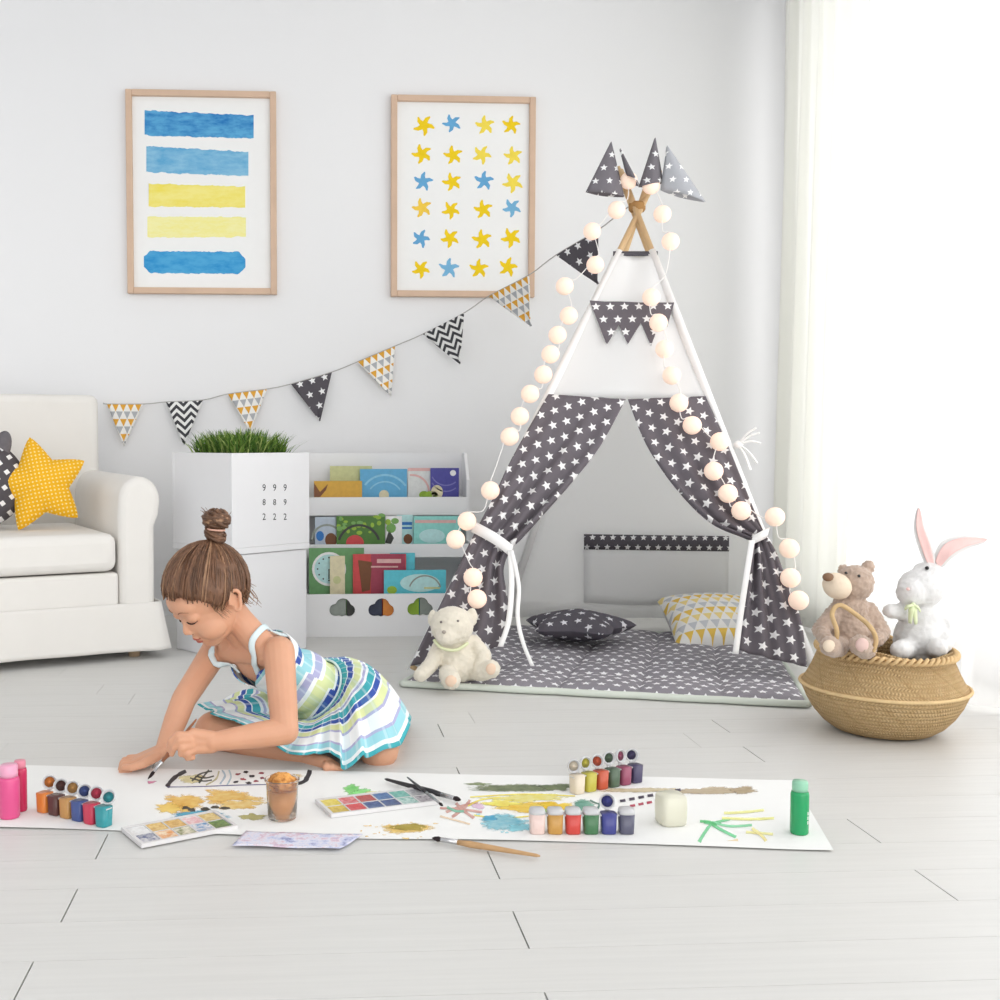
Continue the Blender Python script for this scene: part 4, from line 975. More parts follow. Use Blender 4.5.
# ------------------------------------------------------------------ strips of paint pots
M_clear = mat('frosted_clear_plastic', (240, 240, 242), .3, .5, .02, Transmission_Weight=.35)
def pots(pa, pb, cols, lids, label, tilt=0.0, tall=.037):
    A, B_ = G(*pa), G(*pb); A.z = B_.z = 0.0031; d = B_ - A; L = d.length; pitch = L / 5; a = math.atan2(d.y, d.x); s = pitch * .45
    t = thing('paint_pot_strip', label, 'paint pots', A, a, 'strips of six paint pots')
    bar = MB(); bar.box((-s, -s * .55, tall - .006), (L + s, s * .55, tall - .003)); mesh_obj('strip', bar, M_clear, t, bevel=.001)
    for i, c in enumerate(cols):
        x = i * pitch
        M = mat('pot_paint_%d_%d_%d' % c, c, .3, .5, .10, 70)
        mesh_obj('pot', MB().lathe([(s * .86, 0), (s * .9, .001), (s * .98, tall - .002)], (x, 0, 0), 28, 0, True, True, None, 1, True, 4.2), M, t)
        if lids[i]:    # open lid hinged at the back, leaning
            ln, tw, hh = lids[i]; q = Matrix.Rotation(tw, 3, 'Z') @ Matrix.Rotation(PI / 2 - ln, 3, 'X'); c0 = V((x, s * .9, tall + hh + s * .95 * math.cos(ln)))
            m_ = q; b = MB().lathe([(s * .1, -.003), (s * .92, -.003), (s * 1.0, .0), (s * 1.0, .005), (s * .86, .005), (s * .84, .0), (s * .1, -.0005)], c0, 28, 0, True, True, m_)
            b.box((x - .004, s * .75, tall - .001), (x + .004, s * 1.0, tall + hh + .004))
            ld = mesh_obj('lid', b, M_clear, t, bevel=0)
            mesh_obj('paint_ring', MB().lathe([(s * .06, .0), (s * .66, .0008), (s * .7, .001)], c0 , 22, 0, True, True, m_), M, ld)
        else:
            mesh_obj('lid', MB().lathe([(s * .99, tall - .002), (s * 1.0, tall + .001), (s * .9, tall + .006), (s * .2, tall + .0068)], (x, 0, 0), 28, 0, True, True, None, 1, True, 3.6), M_clear, t)
    return t
pots((45, 812.5), (104, 827), [(222, 132, 60), (92, 58, 54), (190, 142, 84), (66, 84, 140), (196, 58, 84), (54, 150, 158)], [(.15, .8, .002), (.25, .6, .0), (.3, .55, .001), (.3, .9, 0), (.35, .7, .001), (.55, .5, .0)], 'strip of six paint pots from orange to teal with open lids, near the pink bottles')
pots((537, 834), (626, 834), [(232, 206, 198), (198, 150, 76), (206, 70, 62), (70, 120, 80), (66, 70, 140), (92, 92, 112)], [0, 0, 0, 0, (.3, -.1, .002), 0], 'front strip of six paint pots with only the blue lid open')
pots((577, 794), (635, 783), [(232, 218, 196), (196, 186, 76), (196, 88, 60), (84, 104, 84), (150, 74, 100), (74, 68, 100)], [(.1, -.3, 0), (.1, -.1, .002), (.3, -.3, .002), (.1, -.2, .004), (.15, .1, .004), (.1, -.35, .002)], 'back strip of six paint pots with open lids, beside the brown painted band')

def bottle(px, py, r_, h_, col, capc, label, cap_h, mark=None):
    p = G(px, py); p.y += r_; p.z = .0031
    t = thing('paint_bottle', label, 'bottle', p, group='round paint bottles')
    M = mat('bottle_%d_%d_%d' % col, col, .25, .5, .06, 40); M2 = mat('cap_%d_%d_%d' % capc, capc, .3, .5, .04)
    hb = h_ - cap_h
    mesh_obj('body', MB().lathe([(r_ * .9, 0), (r_, .003), (r_, hb - .006), (r_ * .92, hb - .001), (r_ * .8, hb)], (0, 0, 0), 32, 0, True, True), M, t)
    mesh_obj('cap', MB().lathe([(r_ * .84, hb), (r_ * .86, hb + cap_h * .35), (r_ * .86, h_ - .003), (r_ * .78, h_)], (0, 0, 0), 32, 0, True, True), M2, t)
    if mark:
        b = MB()
        for k in range(3):
            z0 = .020 + k * .008; w0 = -PI / 2 + .55
            b.grid(lambda u, v: V(((r_ + .0003) * math.cos(w0 + .16 * u), (r_ + .0003) * math.sin(w0 + .16 * u), z0 + .006 * v)), 4, 1)
        mesh_obj('label_mark', b, mat('white_label_ink', (235, 245, 240), .5), t)
bottle(7, 822, .0190, .098, (222, 84, 140), (236, 168, 196), 'bright pink paint bottle at the left end of the paper', .022)
bottle(19, 814, .0125, .095, (196, 40, 88), (226, 140, 160), 'slim crimson paint bottle behind the pink bottle', .014)
bottle(803, 838, .0158, .094, (36, 160, 98), (150, 206, 176), 'green paint bottle standing at the right end of the paper', .018, True)

# plastic cup of orange water
p = G(282, 824); p.y += .026; p.z = .0031
cupt = thing('paint_water_cup', 'clear plastic cup of murky orange paint water', 'cup', p)
cm, cb = newmat('clear_cup_plastic', .08, .5); cb.bsdf.inputs['Base Color'].default_value = lin((248, 240, 232)); cb.bsdf.inputs['Transmission Weight'].default_value = .92; cb.bsdf.inputs['IOR'].default_value = 1.2
mesh_obj('cup', MB().lathe([(.025, 0), (.0262, .002), (.0300, .068), (.0325, .070), (.0322, .073), (.0290, .073), (.0284, .068), (.0252, .004), (.0, .003)], (0, 0, 0), 40, 0, True), cm, cupt)
mesh_obj('paint_water', MB().lathe([(.0, .0040), (.0246, .0042), (.0274, .050), (.0, .0505)], (0, 0, 0), 40, 0, False, False), mat('orange_paint_water', (228, 160, 84), .2, .5, .12, 40), cupt)
b = MB().ell((0, 0, .066), (.0255, .0255, .018), None, 60, 40)
for k, q in enumerate(b.v): b.v[k] = V((0, 0, .066)) + (q - V((0, 0, .066))) * (1 + .26 * noise.noise(q * 75) + .14 * noise.noise(q * 190))
b.v = [V((q.x, q.y, max(q.z, .052))) if math.hypot(q.x, q.y) < .027 else V((q.x * .027 / math.hypot(q.x, q.y), q.y * .027 / math.hypot(q.x, q.y), max(q.z, .052))) for q in b.v]
sm_, sb = newmat('orange_brown_foam', .8, .2); sb.L.new(sb.ramp(sb.noise(70, 4), [(.35, lin((150, 84, 40))), (.6, lin((230, 168, 96)))]), sb.bsdf.inputs['Base Color'])
mesh_obj('foam', b, sm_, cupt)['label'] = 'crumpled orange-brown foam on the cup'

# watercolour palettes
def palette(q, label, rows, cols_, colfn, tray, loc_z=.0031, lidcol=None):
    A, B_, Cc, D = [G(*x) for x in q]        # back-left, back-right, front-right, front-left
    ux = ((B_ - A) + (Cc - D)) / 2; uy = ((A - D) + (B_ - Cc)) / 2
    a = math.atan2(ux.y, ux.x); L, Wd = ux.length, uy.length; o = (A + B_ + Cc + D) / 4
    sk = uy.dot(ux.normalized()) / Wd
    t = thing('watercolour_palette', label, 'palette', V((o.x, o.y, loc_z)), a, 'watercolour palettes')
    b = MB(); h_ = .0072; b.box((-L / 2, -Wd / 2, 0), (L / 2, Wd / 2, .0032))
    cw, ch = (L - .012) / cols_, (Wd - .012) / rows
    for lo, hi in (((-L / 2, -Wd / 2, .0032), (L / 2, -Wd / 2 + .006, h_)), ((-L / 2, Wd / 2 - .006, .0032), (L / 2, Wd / 2, h_)), ((-L / 2, -Wd / 2 + .006, .0032), (-L / 2 + .006, Wd / 2 - .006, h_)), ((L / 2 - .006, -Wd / 2 + .006, .0032), (L / 2, Wd / 2 - .006, h_))): b.box(lo, hi)
    for i in range(1, cols_): x = -L / 2 + .006 + i * cw; b.box((x - .0012, -Wd / 2 + .006, .0032), (x + .0012, Wd / 2 - .006, h_ - .001))
    for j in range(1, rows): y = -Wd / 2 + .006 + j * ch; b.box((-L / 2 + .006, y - .0012, .0032), (L / 2 - .006, y + .0012, h_ - .001))
    mesh_obj('tray', b, tray, t)
    for j in range(rows):
        for i in range(cols_):
            c = colfn(i, j)
            if not c: continue
            x0, y0 = -L / 2 + .006 + i * cw, -Wd / 2 + .006 + j * ch
            nx = 8
            def fn(u, v): return V((x0 + .0018 + (cw - .0036) * u, y0 + .0018 + (ch - .0036) * v, (.0056) - .0012 * math.sin(PI * u) * math.sin(PI * v) + .0006 * noise.noise(V((u * 5, v * 5, i + j * 7)))))
            m, nb_ = newmat('pan_%d_%d_%d' % c[0], .35, .5); nb_.L.new(nb_.ramp(nb_.noise(120, 3), [(.35, lin(c[0])), (.62, lin(c[1]))]), nb_.bsdf.inputs['Base Color'])
            mesh_obj('paint_pan', MB().grid(fn, nx, nx), m, t)
M_tray = mat('grey_white_tray', (222, 220, 220), .4, .4, .05)
gold = ((206, 160, 74), (232, 200, 130)); wht = ((224, 222, 222), (240, 240, 240))
lc = {(0, 1): wht, (1, 1): gold, (2, 1): ((200, 154, 78), (226, 190, 120)), (3, 1): ((224, 170, 176), (240, 226, 226)), (4, 1): ((200, 166, 92), (228, 208, 150)),
      (0, 0): ((214, 212, 214), (80, 90, 130)), (1, 0): ((226, 150, 80), (240, 220, 190)), (2, 0): ((120, 132, 80), (226, 220, 200)), (3, 0): ((70, 140, 190), (230, 226, 226)), (4, 0): ((70, 110, 70), (120, 150, 90))}
palette([(119, 832), (212, 817), (241, 829), (144, 851)], 'white paint palette with golden pans lying across the front edge of the paper', 2, 5, lambda i, j: lc[(i, j)], M_tray)
rc = {(0, 1): ((220, 196, 60), (232, 214, 110)), (1, 1): ((206, 70, 80), (226, 150, 150)), (2, 1): ((150, 44, 44), (190, 70, 60)), (3, 1): ((52, 84, 140), (80, 120, 170)), (4, 1): ((84, 160, 150), (130, 190, 176)), (5, 1): ((150, 150, 156), (196, 196, 198)),
      (0, 0): ((196, 164, 50), (222, 196, 90)), (1, 0): ((200, 36, 50), (216, 80, 80)), (2, 0): ((46, 66, 120), (80, 100, 150)), (3, 0): ((40, 52, 96), (70, 90, 140)), (4, 0): ((96, 160, 150), (200, 220, 214)), (5, 0): ((120, 112, 122), (190, 186, 190))}
palette([(317, 803), (424, 792), (440, 805), (329, 821)], 'paint palette of many bright colours in the middle of the paper', 2, 6, lambda i, j: rc[(i, j)], M_tray)

# smeared sheet lying in front
A, B_, Cc, D = G(246, 834), G(363, 838), G(340, 852), G(232, 849)
bl_, bb2 = newmat('violet_smeared_paper', .7, .2); nzz = bb2.noise(38, 5, None, .7)
bb2.L.new(bb2.ramp(nzz, [(.30, lin((120, 122, 172))), (.42, lin((196, 200, 226))), (.52, lin((226, 224, 234))), (.60, lin((214, 186, 200))), (.70, lin((190, 186, 216)))]), bb2.bsdf.inputs['Base Color'])
o = mesh_obj('blotted_paper', MB().grid(lambda u, v: D.lerp(Cc, u).lerp(A.lerp(B_, u), v) + V((0, 0, .006 + .0012 * math.sin(u * 8) * math.sin(v * 5 + u * 3))), 30, 8), bl_, solid=.0004); tag(o, 'small sheet smeared with violet and pink paint in front of the long paper', 'paper')

# brushes
M_wood = mat('varnished_brush_wood', (196, 156, 112), .4, .4, .15, 30); M_blackh = mat('black_brush_handle', (40, 38, 42), .3, .5, .1); M_ferr = mat('silver_ferrule', (196, 196, 198), .25, .5, .04, Metallic=.9)
M_brist = mat('dark_bristles', (48, 40, 42), .8, .2, .2, 200); M_dwood = mat('brown_brush_handle', (150, 96, 66), .4, .4, .1)
def brush(tip_, end_, hm, label, r_=.0040, fl=.16, bl=.085, group='paint brushes'):
    d = (end_ - tip_); L = d.length; d.normalize(); t = thing('paint_brush', label, 'paint brush', tip_.lerp(end_, .5), 0, group)
    at = lambda s: tip_ + d * (L * s)
    mesh_obj('bristles', MB().tube([at(0), at(bl * .3), at(bl * .7), at(bl)], [.0006, r_ * .75, r_ * 1.05, r_ * .8], 12), M_brist, t, True)
    mesh_obj('ferrule', MB().tube([at(bl), at(bl + .01), at(bl + fl)], [r_ * .86, r_ * .92, r_ * 1.0], 14), M_ferr, t, True)
    mesh_obj('handle', MB().tube([at(bl + fl), at(bl + fl + .12), at(.7), at(.97), at(1)], [r_ * .95, r_ * 1.3, r_ * .95, r_ * .62, r_ * .3], 14), hm, t, True)
    return t
zz = .0085
brush(G(432, 838, zz), G(540, 856, zz), M_wood, 'paint brush with a pale wooden handle lying at the front edge of the paper', .0045)
brush(G(461, 800, .011), G(385, 779, .011), M_blackh, 'thick black-handled paint brush behind the bright palette', .0048)
brush(G(443, 806, .022), G(407, 777, .019), M_blackh, 'thin dark paint brush crossing over the thick black one', .0028, .35)
# small translucent jar
p = G(675, 829); p.y += .024; p.z = .0031
jt = thing('glue_block', 'translucent cream-coloured square block standing near the green strokes', 'block', p, .12)
jm, jb = newmat('cream_translucent_gel', .25, .5); jb.bsdf.inputs['Base Color'].default_value = lin((246, 244, 226)); jb.bsdf.inputs['Transmission Weight'].default_value = .35; jb.bsdf.inputs['Roughness'].default_value = .35
mesh_obj('block', MB().lathe([(.0, 0), (.021, .0), (.0238, .003), (.0248, .03), (.0238, .050), (.021, .0535), (.0, .054)], (0, 0, 0), 40, 0, False, False, None, 1, True, 4.5), jm, jt)
# ------------------------------------------------------------------ the child
girl = thing('person', 'small girl in a striped sundress sitting on the floor and painting with a brush', 'person', G(300, 745))
sk, sbn = newmat('child_skin', .5, .35)
sbn.L.new(sbn.mix(sbn.noise(18, 3), lin((208, 154, 124)), lin((220, 168, 138))), sbn.bsdf.inputs['Base Color'])
sbn.bsdf.inputs['Subsurface Weight'].default_value = .12; sbn.bsdf.inputs['Subsurface Radius'].default_value = (.012, .005, .003); sbn.bsdf.inputs['Subsurface Scale'].default_value = .6
M_lip = mat('child_lips', (176, 96, 84), .4, .4, .06); M_blush = mat('child_cheek', (228, 164, 140), .5, .35, .05)
# torso frame
shL, shR = W(279, 652, 2.47), W(217, 648, 2.64)
neckb = (shL + shR) / 2 + V((.002, 0, .012)); waist = W(309, 688, 2.655); pel = W(340, 706, 2.72)
ax = (neckb - waist).normalized(); lf = (shL - shR); lf = (lf - ax * lf.dot(ax)).normalized(); fr = lf.cross(ax).normalized()
TM = Matrix((fr, lf, ax)).transposed()
# head frame
hf = V((-.67, -.47, -.57)).normalized(); hu = V((-.405, -.29, .866)); hu = (hu - hf * hu.dot(hf)).normalized(); hl = hu.cross(hf).normalized()
HM = Matrix((hf, hl, hu)).transposed(); HC = W(207, 592, 2.50)
H = lambda x, y, z: HC + HM @ V((x, y, z))
b = MB()
def he(c, r, rot=None): b.ell(H(*c), r, HM @ rot if rot else HM, 28, 18)
he((-.006, 0, .012), (.088, .073, .086)); he((.022, 0, -.032), (.062, .061, .070)); he((.043, 0, -.084), (.029, .032, .025)); he((.030, 0, -.070), (.045, .046, .036))
for s in (1, -1):
    he((.042, s * .031, -.050), (.035, .030, .034)); he((.067, s * .029, -.008), (.0155, .0175, .0125)); he((.0835, s * .0068, -.0435), (.0070, .0058, .0050))
    er_ = [H(-.012 + .0125 * math.cos(w_) * (1.15 if math.sin(w_) > 0 else .8) - .006 * math.sin(w_), s * (.0775 + .006 * (1 if math.cos(w_) < 0 else 0)), -.022 + .0215 * math.sin(w_)) for w_ in [PI * .02 + PI * 1.62 * k / 11 for k in range(12)]]
    for q1, q2 in zip(er_, er_[1:]): b.cap(q1, q2, .0043, .0043, 10)
    he((-.012, s * .0735, -.022), (.0115, .0048, .020), Matrix.Rotation(s * .22, 3, 'Z') @ Matrix.Rotation(-.25, 3, 'Y')); he((-.005, s * .0760, -.0405), (.0062, .0045, .0075)); he((-.001, s * .0755, -.025), (.0035, .0035, .006))
he((.062, 0, .018), (.026, .050, .032))
b.cap(H(.076, 0, -.016), H(.0885, 0, -.037), .0066, .0078); he((.0885, 0, -.0395), (.0074, .0076, .0064))
he((.0765, 0, -.0635), (.0090, .0130, .0060)); he((.073, 0, -.0745), (.0090, .0110, .0060)); he((.071, 0, -.060), (.012, .012, .010))
# neck, torso, shoulders
b.cap(neckb - ax * .035, H(-.018, 0, -.055), .040, .037)
b.cap(shR.lerp(neckb, .05) - ax * .004, shL.lerp(neckb, .05) - ax * .004, .033, .033); b.cap(shL.lerp(neckb, .45), H(-.02, 0, -.05), .032, .03); b.cap(shR.lerp(neckb, .45), H(-.02, 0, -.05), .032, .03)
b.ell(neckb - ax * .060, (.058, .086, .070), TM, 28, 18); b.ell(waist + ax * .035, (.064, .080, .075), TM, 28, 18); b.ell(waist - ax * .02, (.066, .080, .06), TM, 28, 18); b.ell(pel, (.080, .088, .066), None, 28, 18)
# legs
hipL, hipR = pel + V((.03, -.05, 0)), pel - V((.03, -.045, 0))
kR, aR, fR = W(213, 730, 2.585), W(306, 758, 2.475), W(327, 764, 2.420)
b.cap(hipR, kR, .060, .042); b.cap(kR, kR.lerp(aR, .35), .040, .036); b.cap(kR.lerp(aR, .35), aR, .036, .023)
b.cap(aR, fR, .022, .016); b.cap(aR + V((-.012, .015, .0)), aR, .022, .02)
for k, (x, y, Y, r_) in enumerate(((327, 767, 2.388, .0100), (332.5, 767.2, 2.386, .0084), (336.5, 768.2, 2.388, .0078), (340, 769.2, 2.392, .0072), (343, 770, 2.398, .0066))): b.cap(fR + V((.002 * k, 0, 0)), W(x, y, Y), .012, r_, 12)
kL, aL = W(379, 750, 2.455), W(392, 728, 2.70)
b.cap(hipL, kL, .060, .043); b.cap(kL, aL, .042, .030); b.cap(aL, aL + V((.02, .06, -.01)), .024, .018)
# arms
eR, wR = W(184, 699, 2.53), W(164, 750, 2.445)
b.cap(shR, eR, .033, .0275); b.cap(eR, eR.lerp(wR, .4), .0275, .0265); b.cap(eR.lerp(wR, .4), wR, .0265, .0195)
eL, wL = W(285, 731, 2.385), W(212, 742, 2.335)
b.cap(shL, eL, .035, .029); b.cap(eL, eL.lerp(wL, .35), .029, .0275); b.cap(eL.lerp(wL, .35), wL, .0275, .0195)
# right hand resting on the floor, fingers curled
def fing(pts, r0, r1):
    for i in range(len(pts) - 1):
        t0, t1 = i / (len(pts) - 1), (i + 1) / (len(pts) - 1); b.cap(pts[i], pts[i + 1], r0 + (r1 - r0) * t0, r0 + (r1 - r0) * t1, 12)
for o_ in (-.015, -.005, .005, .015):
    b.cap(wR + V((0, o_ * .7, 0)), W(136, 761.5, 2.425) + V((0, o_ * 1.35, 0)), .014, .0105)
for k, o_ in enumerate((-.0245, -.0085, .0075, .0225)):
    kn = W(136, 761, 2.425) + V((0, o_, .001)); dx = (0, -.004, -.003, .004)[k]
    fing([kn, kn + V((-.022 + dx, o_ * .1, -.001)), kn + V((-.026 + dx, o_ * .1, -.016)), kn + V((-.010 + dx, o_ * .08, -.0165))], .0080, .0066)
q = wR + V((-.006, -.020, -.008)); fing([W(157, 756, 2.42), W(143, 764, 2.385), W(132, 767.5, 2.377), W(124, 767.5, 2.382)], .0115, .0066)
# left hand holding the brush
tipB = G(148, 779, .004); grip = W(178, 742, 2.325); bd = (grip - tipB).normalized()
for o_ in (-.5, 0, .5): b.cap(wL + V((0, 0, o_ * .018)), W(192, 741, 2.325) + V((0, .0, o_ * .030)), .0145, .0125)
gp_ = lambda t: tipB + bd * ((grip - tipB).length * t)
p1, p2, p3, p4 = W(189, 735.5, 2.318), W(190, 740, 2.315), W(191.5, 745, 2.316), W(194, 749.5, 2.320)
fing([p1, W(178, 734.5, 2.312), W(171, 741, 2.313), gp_(.80) + V((-.006, -.005, .002))], .0085, .0062)
fing([p2, W(179, 740.5, 2.305), W(174, 747, 2.308), gp_(.76) + V((.003, -.009, -.004))], .0085, .0062)
fing([p3, W(182, 748, 2.303), W(181, 754, 2.31), W(188, 754.5, 2.322)], .0082, .0062)
fing([p4, W(187, 754, 2.308), W(187.5, 758, 2.315), W(193, 757.5, 2.325)], .0075, .0058)
fing([W(199, 738, 2.342), W(188, 736, 2.352), W(179, 739, 2.350), gp_(.84) + V((-.001, .008, .0))], .0105, .0068)
body = blob('body', b, [sk, M_lip, M_blush], girl, True, .0023, 4)
bvh = BVHTree.FromPolygons([v.co + girl.location for v in body.data.vertices], [tuple(p.vertices) for p in body.data.polygons])
HMi = HM.transposed()
for p in body.data.polygons:
    q = HMi @ (p.center + girl.location - HC)
    if q.x > .066:
        e1 = ((q.y) / .0130) ** 2 + ((q.z + .0645 + abs(q.y) * .10) / .0044) ** 2; e2 = (q.y / .0115) ** 2 + ((q.z + .0745 + abs(q.y) * .0) / .0052) ** 2
        if e1 < 1 or e2 < 1: p.material_index = 1
def onf(x, y, z, off=.0008):
    o = H(x, y, z); src = H(x * 2.2, y * 1.6, z * 1.3) ; d = (H(x * .2, y * .55, z * .9) - src).normalized()
    hit = bvh.ray_cast(src, d)
    return hit[0] - d * off if hit[0] else o
M_lash = mat('dark_lashes', (52, 36, 30), .6, .3, 0); M_brow = mat('light_brown_brow', (150, 104, 78), .8, .2, .1)
for s in (1, -1):
    P = bez([onf(.085, s * .014, -.0145), onf(.082, s * .022, -.0190), onf(.078, s * .032, -.0195), onf(.070, s * .0435, -.0150)], 5); n = len(P)
    mesh_obj('eyelashes', MB().tube(P, [.0007 + .0010 * math.sin(PI * min(1, (i + 3) / (n + 3))) for i in range(n)], 8), M_lash, body, False).location = -girl.location
    P = bez([onf(.086, s * .012, .0105, .0002), onf(.082, s * .024, .0145, .0002), onf(.072, s * .040, .010, .0002)], 5); n = len(P)
    mesh_obj('eyebrow', MB().tube(P, [.0006 + .0014 * math.sin(PI * min(1, (i + 2) / (n + 2))) for i in range(n)], 8, 0, True, .5), M_brow, body, False).location = -girl.location
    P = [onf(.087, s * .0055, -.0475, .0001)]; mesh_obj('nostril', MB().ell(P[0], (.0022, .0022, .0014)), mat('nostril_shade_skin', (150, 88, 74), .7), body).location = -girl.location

# hair gathered up into a top knot
hm_ = []
for nm, c1, c2 in (('hair_mid', (92, 63, 46), (128, 92, 68)), ('hair_dark', (78, 54, 40), (110, 80, 60)), ('hair_light', (126, 92, 68), (166, 130, 100))):
    m, nb_ = newmat(nm, .48, .4); t_ = nb_.N.new('ShaderNodeTexCoord'); mp = nb_.N.new('ShaderNodeMapping'); mp.inputs['Scale'].default_value = (60, 60, 14); nb_.L.new(t_.outputs['Object'], mp.inputs[0])
    nb_.L.new(nb_.ramp(nb_.noise(2.5, 4, mp.outputs[0]), [(.3, lin(c1)), (.7, lin(c2))]), nb_.bsdf.inputs['Base Color']); hm_.append(m)
CR = (-.006, 0, .012); RR = (.088, .073, .086)
def hairline(x):
    ks = [(-.12, -.075), (-.08, -.066), (-.05, -.052), (-.03, -.030), (-.005, .000), (.010, -.022), (.024, -.026), (.036, .000), (.05, .020), (.075, .040), (.1, .048)]
    for (a, c), (a2, c2) in zip(ks, ks[1:]):
        if a <= x <= a2: return c + (c2 - c) * (x - a) / (a2 - a)
    return ks[0][1] if x < 0 else ks[-1][1]
BASE = V((-.072, 0, .086))
hb = MB(); NU_, NV_ = 96, 64; vs, fs = [], []
for i in range(NV_ + 1):
    th = PI * i / NV_
    for j in range(NU_):
        w_ = 2 * PI * j / NU_; d = V((math.sin(th) * math.cos(w_), math.sin(th) * math.sin(w_), math.cos(th)))
        p = V((CR[0] + d.x * RR[0], CR[1] + d.y * RR[1], CR[2] + d.z * RR[2]))
        m_ = p.z - hairline(p.x) + .006 * noise.noise(p * 60); k = max(0, min(1, m_ / .030 + .20)); k = k * k * (3 - 2 * k)
        rip = .0016 * math.sin(math.atan2(p.y, (p - BASE).length) * 40 + noise.noise(p * 30) * 3)
        sc = 1.0 + (-.07 + k * (.07 + .115)) + k * rip / .08 + k * .045 * noise.noise(p * 20)
        vs.append(H(CR[0] + d.x * RR[0] * sc, CR[1] + d.y * RR[1] * sc, CR[2] + d.z * RR[2] * sc))
for i in range(NV_):
    for j in range(NU_): fs.append((i * NU_ + j, (i + 1) * NU_ + j, (i + 1) * NU_ + (j + 1) % NU_, i * NU_ + (j + 1) % NU_))
hb.add(vs, fs, 0, True)
rh = random.Random(21)
def surf(d, sc): return V((CR[0] + d.x * RR[0] * sc, CR[1] + d.y * RR[1] * sc, CR[2] + d.z * RR[2] * sc))
bdir = V(((BASE.x - CR[0]) / RR[0], 0, (BASE.z - CR[2]) / RR[2])).normalized()
for k in range(420):
    w_ = rh.uniform(-PI, PI); fx = math.cos(w_); best = None
    x = CR[0] + fx * RR[0] * .97; z = hairline(x) + rh.uniform(.000, .012)
    dz = (z - CR[2]) / RR[2]; rr_ = math.sqrt(max(.05, 1 - min(.95, dz * dz))); d0 = V((fx * rr_, math.sin(w_) * rr_, dz)).normalized()
    st = rh.uniform(0, .45) if rh.random() < .6 else 0
    P = []; sc0 = 1.108 + rh.uniform(0, .040); wob = rh.uniform(-.05, .05)
    for i in range(10):
        t = st + (1 - st) * i / 9; d = d0.lerp(bdir, t).normalized() + V((wob * math.sin(t * PI), wob * math.sin(t * PI * 2), 0)); d.normalize()
        P.append(HC + HM @ surf(d, sc0 - .035 * max(0, 1 - i / 2.0) * (st == 0)))
    r0 = rh.uniform(.0010, .0024); hb.tube(P, [r0 * (.35 + .65 * math.sin(PI * (.12 + .8 * i / 9))) for i in range(10)], 5, rh.choice((0, 0, 0, 0, 1, 1, 1, 2)))
# loose wisps at the nape and the temple
for k in range(46):
    a0 = H(-.072 + rh.uniform(-.005, .03), rh.uniform(-.03, .058), -.030 + rh.uniform(-.02, .012)); g_ = V((rh.uniform(.0, .024), rh.uniform(-.02, .01), -.012 - rh.uniform(0, .026)))
    P = bez([a0, a0 + g_ * .6 + V((rh.uniform(0, .008), 0, rh.uniform(-.004, .006))), a0 + g_ + V((rh.uniform(-.004, .012), 0, rh.uniform(-.006, .010)))], 4)
    hb.tube(P, [.0009 * (1 - i / len(P)) + .0002 for i in range(len(P))], 4, 2)
for k in range(16):
    s = 1 if k % 3 else -1; x = rh.uniform(.012, .034); a0 = H(x, s * .068, .01); P = bez([a0, H(x + .004, s * .071, -.012), H(x - .004 + rh.uniform(-.004, .006), s * .071, -.034 - rh.uniform(0, .014))], 4)
    hb.tube(P, [.0009 * (1 - i / len(P)) + .0002 for i in range(len(P))], 4, 2)
hair = mesh_obj('hair', hb, hm_, girl, True)
kb = MB(); up2 = (HM @ V((-.55, 0, .83))).normalized(); up2 = V((.12, 0, 1)).normalized().lerp(up2, .25).normalized(); c0 = HC + HM @ BASE + V((.009, 0, 0))
s1 = up2.orthogonal().normalized(); s2 = up2.cross(s1)
for k in range(60):    # wrapped coil below, rounded knot above
    ph = rh.uniform(0, 2 * PI); lev = rh.random(); tw = rh.uniform(1.2, 2.6) * rh.choice((1, 1, -1)); P = []
    h0, R0 = (.002, .019) if lev < .30 else (.034, .0255)
    for i in range(14):
        t = i / 13; an = ph + tw * t * PI * .8; el = (t - .5) * 2
        if lev < .30: rr_, hh = R0 + .003 * math.sin(t * 6 + k), h0 + .016 * (t + rh.uniform(-.02, .02)) + .008 * math.sin(an)
        else: rr_, hh = R0 * (1 + .16 * noise.noise(V((k, t * 2, 0)))) * math.sqrt(max(.06, 1 - el * el * .92)) * (1 + .12 * math.sin(k * 3.1)), h0 + .021 * (el * .95 + .35) + .004 * math.sin(an * 2 + k)
        P.append(c0 + up2 * (hh + .004) + s1 * rr_ * math.cos(an) + s2 * rr_ * math.sin(an))
    r0 = rh.uniform(.0028, .0052); kb.tube(P, [r0 * (.3 + .7 * math.sin(PI * (.08 + .84 * i / 13))) for i in range(14)], 6, rh.choice((0, 0, 1, 1, 2)))
kb.ell(c0 + up2 * .046, (.0235, .0235, .021), None, 20, 12, 1); kb.ell(c0 + up2 * .010, (.021, .021, .018), None, 20, 12, 1)
for k in range(14):
    an = rh.uniform(0, 2 * PI); a0 = c0 + up2 * rh.uniform(.035, .062) + (s1 * math.cos(an) + s2 * math.sin(an)) * .018; g_ = (s1 * math.cos(an) + s2 * math.sin(an)) * rh.uniform(.008, .022) + up2 * rh.uniform(.0, .02)
    P = bez([a0, a0 + g_ * .6, a0 + g_ + V((0, 0, rh.uniform(-.006, .006)))], 4); kb.tube(P, [.0010 * (1 - i / len(P)) + .0002 for i in range(len(P))], 4, 0)
knot = mesh_obj('hair_knot', kb, hm_, girl, True)
mesh_obj('hair_tie', MB().tube([c0 + up2 * .024 + (s1 * math.cos(2 * PI * k / 20) + s2 * math.sin(2 * PI * k / 20)) * .0190 for k in range(21)], .0024, 6), mat('peach_hair_tie', (226, 178, 158), .6), knot, False).location = -girl.location

